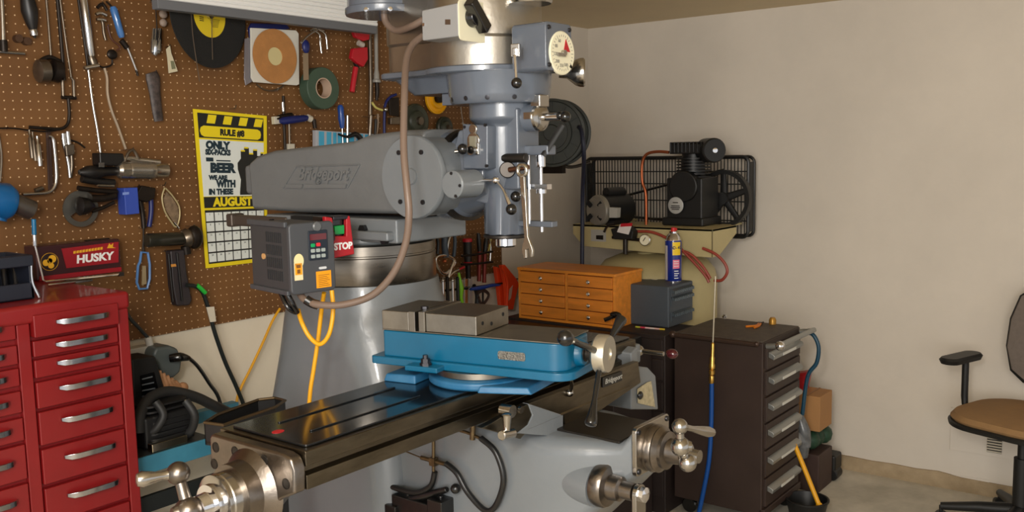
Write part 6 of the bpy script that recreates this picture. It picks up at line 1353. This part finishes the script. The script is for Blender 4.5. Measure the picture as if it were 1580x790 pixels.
# ================================================================== calendar
YW = -.006
cal = thing('wall_calendar', 'yellow bordered wall calendar headed RULE #8 pinned to the pegboard', 'calendar', w(350, 410, .006))
tl, tr, bl, br = P(297, 168, y=YW), P(411, 179, y=YW), P(317, 414, y=YW), P(408, 403, y=YW)
_VM = ((0, 0), (.035, .02), (.20, .175), (.202, .185), (.628, .545), (.634, .548), (.738, .618), (.752, .632), (.975, .975), (1, 1))
def vm(v):
    for (a, c), (a2, c2) in zip(_VM, _VM[1:]):
        if v <= a2: return c+(c2-c)*(v-a)/(a2-a)
    return 1.
def cq(u, v, o=0.):      # u,v in 0..1 across the sheet, v down
    v = vm(v); p = tl.lerp(tr, u).lerp(bl.lerp(br, u), v); return V((p.x, YW-.0012-o, p.z))
br = P(412, 402.5, y=YW)
def cplate(name, m, par, uv, o, t=.0005): b = MB(); b.solid([cq(*p, o) for p in uv], (0, -t, 0)); return b.build(name, m, par)
def rect(u0, v0, u1, v1): return [(u0, v0), (u1, v0), (u1, v1), (u0, v1)]
cy1 = mat('calendar_yellow', (236, 212, 20), .5); cbk1 = mat('calendar_black', (22, 24, 22), .5); cwh = mat('calendar_white', (224, 230, 226), .5)
sheet = cplate('sheet', cy1, cal, rect(0, 0, 1, 1), 0, .001)
cplate('header_field', cbk1, cal, rect(.05, .035, .95, .20), .0012)
for k in range(4): u = .16+.215*k; cplate('hazard_stripe', cy1, cal, [(u+.03, .042), (u+.14, .042), (u+.11, .10), (u, .10)], .0019)
b = MB(); uvs = [(.05+.06*1, .12)]
pil = [(.12, .118), (.86, .118), (.90, .13), (.91, .155), (.90, .180), (.86, .192), (.12, .192), (.08, .18), (.065, .155), (.08, .13)]
cplate('title_pill', cy1, cal, pil, .0019)
cplate('picture_field', cwh, cal, rect(.05, .202, .95, .628), .0012)
cplate('month_band', cbk1, cal, rect(.05, .634, .95, .738), .0012)
cplate('page_edge', cbk1, cal, rect(.05, .752, .95, .975), .0012)
for r_ in range(5):
    for c_ in range(7):
        u0 = .06+.128*c_; v0 = .762+.0425*r_; cplate('day_cell', cwh, cal, rect(u0, v0, u0+.112, v0+.036), .0018, .0004)
# six-pack silhouette
sil = [(.58, .60), (.60, .50), (.56, .42), (.56, .37), (.61, .335), (.61, .275), (.66, .275), (.66, .25), (.73, .25), (.73, .30), (.79, .30), (.79, .265), (.85, .265), (.85, .31), (.90, .31), (.90, .285), (.94, .285), (.94, .62), (.58, .62)]
cplate('bottle_silhouette', cbk1, cal, sil, .0019)
for u0, v0 in ((.61, .268), (.66, .243), (.73, .288), (.79, .257), (.90, .278)): cplate('bottle_cap', cy1, cal, rect(u0, v0, u0+.06, v0+.012), .0026)
exu = (cq(1, .3)-cq(0, .3)).normalized(); 
def ctext(txt, u, v, size, m, sx=1., par=cal, name='lettering', bold=.0012, tilt=0.):
    p = cq(u, v, .0028); ex = (cq(1, v)-cq(0, v)); ex.normalize(); ez = V((0, -1, 0)); b = MB(); b.text(txt, frame(p, ex, ez=ez), size, .0003, 0, bold, sx); return b.build(name, m, par)
ink = mat('calendar_ink', (18, 44, 56), .5)
ctext('RULE #8', .50, .157, .030, cbk1, .95, bold=.0018); ctext('ONLY', .29, .243, .036, ink, 1.0, bold=.0026); ctext('SIX-PACKS', .29, .296, .026, ink, .85, bold=.0018)
ctext('BEER', .34, .415, .045, ink, 1.05, bold=.0032); cplate('print_bar', ink, cal, rect(.12, .335, .22, .365), .0019); cplate('print_bar', ink, cal, rect(.26, .352, .46, .362), .0019)
ctext('WE ARE', .27, .487, .021, ink, 1.0, bold=.0016); ctext('WITH', .38, .535, .034, ink, .9, bold=.0024); ctext('IN THESE', .30, .595, .027, ink, .92, bold=.0018)
ctext('AUGUST', .47, .688, .042, cy1, 1.02, bold=.0022)
b = MB(); n = 0
for r_ in range(5):
    for c_ in range(7): p = cq(.06+.128*c_+.056, .762+.0425*r_+.008, .0026); b.text(str((r_*7+c_) % 31+1), frame(p, (1, 0, 0), (0, 0, 1)), .009, .0002)
dn = b.build('day_numbers', ink, cal); dn['kind'] = 'stuff'
hook(P(357, 168, y=-.01), cal)
# ================================================================== hanging strip with white ribbed cover, top
s0, s1 = P(244, 13, y=-.17), P(582, 52, y=-.17); zsh = s0.z
sh_ = thing('strip_light_housing', 'long grey strip housing with a white ribbed cover fixed high on the pegboard', 'strip fixture', ((s0.x+s1.x)/2, -.12, zsh))
b = MB(); b.bb(s0.x, s1.x, -.17, -.135, zsh, zsh+.030); b.build('lower_rail', mat('shelf_grey', (104, 106, 110), .55), sh_, .002)
b = MB(); z = zsh+.030; pr_ = [(-.135, z)]
for k in range(6): pr_ += [(-.1665, z), (-.171, z+.003), (-.171, z+.0125), (-.1665, z+.0155)]; z += .0155
pr_ += [(-.135, z)]
b.prism(pr_, s0.x+.004, s1.x+.004, frame((0, 0, 0), (0, 1, 0), (0, 0, 1))); b.build('ribbed_cover', mat('panel_white', (240, 240, 238), .45), sh_, .0006)
b = MB()
for x in (s0.x+.08, s1.x-.08): b.bb(x, x+.02, -.14, .0, zsh+.05, zsh+.062)
split(b, 'wall_bracket', pg_, sh_, .001)
# ================================================================== tool rack on the lower board, right of the column
def w2(px, py, o=.05): return P(px, py, y=-o)
_th = thing
def T2(name, label, cat, px, py, o=.05, group=None):
    q_ = thing(name, label, cat, w2(px, py, o), group); PEG.append(q_); return q_
T3 = lambda name, label, cat, px, py, o=.05, group=None: thing(name, label, cat, w2(px, py, o), group)
def rod2(name, m, par, pts, r, o=.05, seg=10): b = MB(); b.tube([w2(p[0], p[1], o) for p in pts], [q_*1.3 for q_ in r] if isinstance(r, list) else r*1.3, seg); return b.build(name, m, par)
rack = T2('tool_rack', 'dark wire tool rack on the lower right of the pegboard behind the turret', 'tool rack', 720, 450, .06)
for y0, y1, xa, xb in ((450, 437, 668, 775), (395, 388, 712, 760), (408, 404, 712, 760)):
    rod2('rail', pk, rack, [(xa, y0), ((xa+xb)/2, (y0+y1)/2+1), (xb, y1)], .004, .07)
for px in (672, 700, 745): rod2('rack_post', pk, rack, [(px, 446), (px, 480)], .004, .02)
def thing_p(*a, **k):
    o = thing(*a, **k); PEG.append(o); return o
sd = thing_p('red_capped_driver', 'large black screwdriver with red bands in the lower tool rack', 'screwdriver', w2(722, 430))
b = MB(); A_, C2 = w2(721, 369), w2(722, 404); L = (C2-A_).length; b.lathe([(0.020, 0), (.023, .01), (.021, .02), (.020, L*.8), (.018, L)], A_, C2-A_, 20); b.build('grip', p_blk, sd)
b = MB(); b.lathe([(.0, -.004), (.021, -.003), (.024, .004), (.023, .012), (.02, .013)], A_, C2-A_, 20); b.build('red_cap', p_red, sd); b = MB(); b.lathe([(.019, 0), (.021, .003), (.019, .012), (.01, .014)], C2, C2-A_, 20); b.build('red_band', p_red, sd); rod2('shaft', pk, sd, [(722, 404), (723, 436)], .010)
for (a, c, lab, m_) in (((738, 360), (740, 388), 'slim black gripped pliers left of the paired ones in the lower rack', p_blk), ((751, 362), (748, 390), 'slim black gripped pliers leaning right in the lower rack', p_blk)):
    sd = thing_p('gripped_pliers', lab, 'pliers', w2(*c)); b = MB(); A_, C2 = w2(*a), w2(*c); b.tube([A_, A_.lerp(C2, .5), C2], [.008, .012, .010], 10); b.build('grip', m_, sd); rod2('shaft', mat('shaft_redbrown', (120, 40, 30), .4, .4), sd, [c, (c[0]-1, c[1]+46)], .008)
sd = thing_p('silver_pliers', 'thin silver pliers at the right end of the lower rack', 'pliers', w2(757, 404)); rod2('handle', pc, sd, [(754, 366), (757, 380), (756, 404)], .004); rod2('handle', mat('tip_yellow', (206, 196, 110), .4), sd, [(758, 366), (755, 382), (752, 392)], .003)
sd = thing_p('tin_snips', 'chrome locking pliers with long curved jaws in the lower rack beside the turret', 'locking pliers', w2(690, 430))
rod2('curved_jaw', mat('jaw_silver', (190, 190, 190), .2, .9), sd, [(706, 337), (697, 358), (691, 376), (690, 394)], .005, .07); rod2('handle', mat('handle_bluegrey', (62, 74, 88), .4), sd, [(686, 362), (686, 380), (688, 396)], .012, .065); rod2('handle', mat('handle_bluegrey', (62, 74, 88), .4), sd, [(699, 350), (702, 372), (700, 396)], .007, .065)
b = MB(); b.tube([w2(*p, .07) for p in ((672, 400), (680, 394), (694, 396), (702, 404), (696, 414), (686, 422), (678, 416))], .008, 10, closed=True); b.build('head', pc, sd); rod2('brace', pc, sd, [(701, 402), (696, 414), (692, 428)], .006, .075); b = MB(); b.ball(w2(686, 403, .07), .010); b.build('pivot', mat('copper', (176, 98, 62), .35, .8), sd)
sd = thing_p('yellow_scraper', 'yellow and black gripped tool hanging just right of the turret ring', 'hand tool', w2(676, 400)); rod2('grip', mat('grip_yellow', (206, 150, 30), .45), sd, [(678, 345), (681, 352), (680, 364)], .006, .07); rod2('frame', mat('grip_yellow', (206, 150, 30), .45), sd, [(667, 358), (672, 359), (678, 357)], .004, .07); rod2('black_grip', p_blk, sd, [(673, 360), (676, 375), (675, 392)], .006, .07); rod2('black_grip', p_blk, sd, [(668, 362), (671, 390), (671, 410)], .004, .07)
sd = thing_p('red_shears', 'small shears with a red handle tip in the lower rack', 'shears', w2(705, 420)); rod2('blade', pc, sd, [(692, 428), (700, 420), (708, 416)], .005, .07); rod2('red_tip', p_red, sd, [(706, 417), (716, 412)], .004, .07)
n = 0
for i, px in enumerate((676, 683, 690, 698, 706)):
    b = MB(); m_ = pc if i in (1, 3) else (pk if i != 4 else p_blk); y0 = 430+3*(i % 2); A_, C2 = w2(px, y0, .075), w2(px+1, 470, .075); b.tube([A_, A_.lerp(C2, .5), C2], .0085, 12, sm=False); b.ball(A_, .010, 12)
    one('tool_shank', ['dark', 'bright', 'dark', 'bright', 'black'][i]+' short tool shank, '+['first', 'second', 'third', 'fourth', 'fifth'][i]+' from the turret in the lower rack', 'tool shank', b, m_)
sd = thing_p('green_marker', 'bright green slim pliers grip standing in the lower rack', 'pliers', w2(711, 470)); rod2('grip', mat('grip_green', (130, 206, 30), .4), sd, [(708, 421), (709, 430), (711, 445), (711, 458), (714, 472)], [.004, .006, .011, .007, .007], .08)
for px, m_, lab in ((717, pc, 'bright flat chisel shank right of the green grip'), (724, mat('shank_white', (190, 190, 190), .3, .6), 'wide pale shank right of the green grip')):
    b = MB(); b.solid([w2(px-2, 430, .06), w2(px+3, 430, .06), w2(px+3, 470, .06), w2(px-2, 470, .06)], (0, -.008, 0)); one('flat_shank', lab, 'shank', b, m_, None, .001)
b = MB(); b.tube([w2(726, 446, .09), w2(742, 444, .09), w2(760, 440, .09), w2(772, 440, .09)], [.008, .010, .009, .003], 10); one('blue_driver', 'small blue and black driver lying across the rack rail', 'screwdriver', b, mat('driver_blue', (24, 60, 140), .4))
b = MB(); b.tube([w2(736, 452, .08), w2(746, 448, .08), w2(754, 456, .08), w2(744, 470, .08), w2(738, 458, .08)], [.009, .010, .006, .007, .006], 8); one('brown_rag', 'small dark brown strap bundle hanging under the rack rail', 'strap', b, mat('strap_dark', (60, 40, 32), .6))
b = MB(); b.tube([w2(731, 440, .07), w2(736, 455, .07), w2(735, 474, .07)], .010, 8); one('tool_grip', 'black tool handle hanging between the blue driver and pale shank', 'handle', b, p_blk)
# orange clamps
om = mat('clamp_orange', (226, 66, 24), .4)
for k, (lab, pts, pad) in enumerate((('left orange spring clamp hanging at the end of the lower rack', [(760, 411), (766, 413), (772, 440), (776, 476), (768, 476), (764, 440)], 0), ('right orange spring clamp hanging at the end of the lower rack', [(769, 409), (774, 408), (792, 430), (796, 438), (790, 460), (787, 477), (778, 477), (776, 444)], 1))):
    o_ = .04+.03*k; sd = thing_p('spring_clamp', lab, 'clamp', w2(*pts[3], o_)); b = MB(); b.solid([w2(p[0], p[1], o_) for p in pts], (0, -.022, 0)); b.build('jaw', om, sd, .003)
    if k: b = MB(); b.tube([w2(p[0], p[1], o_+.028) for p in ((774, 412), (783, 434), (782, 474))], .006, 8); b.build('handle_rib', om, sd); b = MB(); b.solid([w2(p[0], p[1], o_+.024) for p in ((786, 446), (791, 440), (788, 460), (784, 464))], (0, -.002, 0)); b.build('opening', mat('opening_pale', (200, 160, 140), .6), sd)
sd = thing_p('pointed_driver', 'thin black rod sticking out past the orange clamps', 'rod', w2(775, 431)); rod2('rod', pk, sd, [(772, 431), (800, 430)], .002, .03)
# small tan clip on ram underside
b = MB(); b.tube([w2(688, 340, .09), w2(692, 343, .09), w2(697, 336, .09)], .005, 8); one('pale_clip', 'small pale clip showing just under the knuckle of the machine', 'clip', b, mat('tip_yellow', (206, 196, 110), .4))

# ---- every tool on the board hangs from its own wire peg
def gather(o, out):
    if o.type == 'MESH': out += [ROOTS[o.name] @ v.co for v in o.data.vertices]
    for k in KID.get(o, ()): gather(k, out)
KID = {}
for o in bpy.data.objects:
    if o.parent is not None: KID.setdefault(o.parent, []).append(o)
for t in PEG:
    if any('hook' in k.name for k in KID.get(t, ())): continue
    vs = []; gather(t, vs)
    if not vs: continue
    top = max(vs, key=lambda v: v.z + (v.y*.2)); near = max(v.y for v in vs if v.z > top.z-.02)
    if near > -.002: continue
    z = min(top.z-.004, 2.2); m_ = V((top.x, top.y, z))
    b = MB(); b.tube([V((m_.x, -.0005, z)), V((m_.x, m_.y+.002, z)), V((m_.x, m_.y-.004, z+.006))], .0022, 6, sm=False); b.build('peg_hook', pc, t)
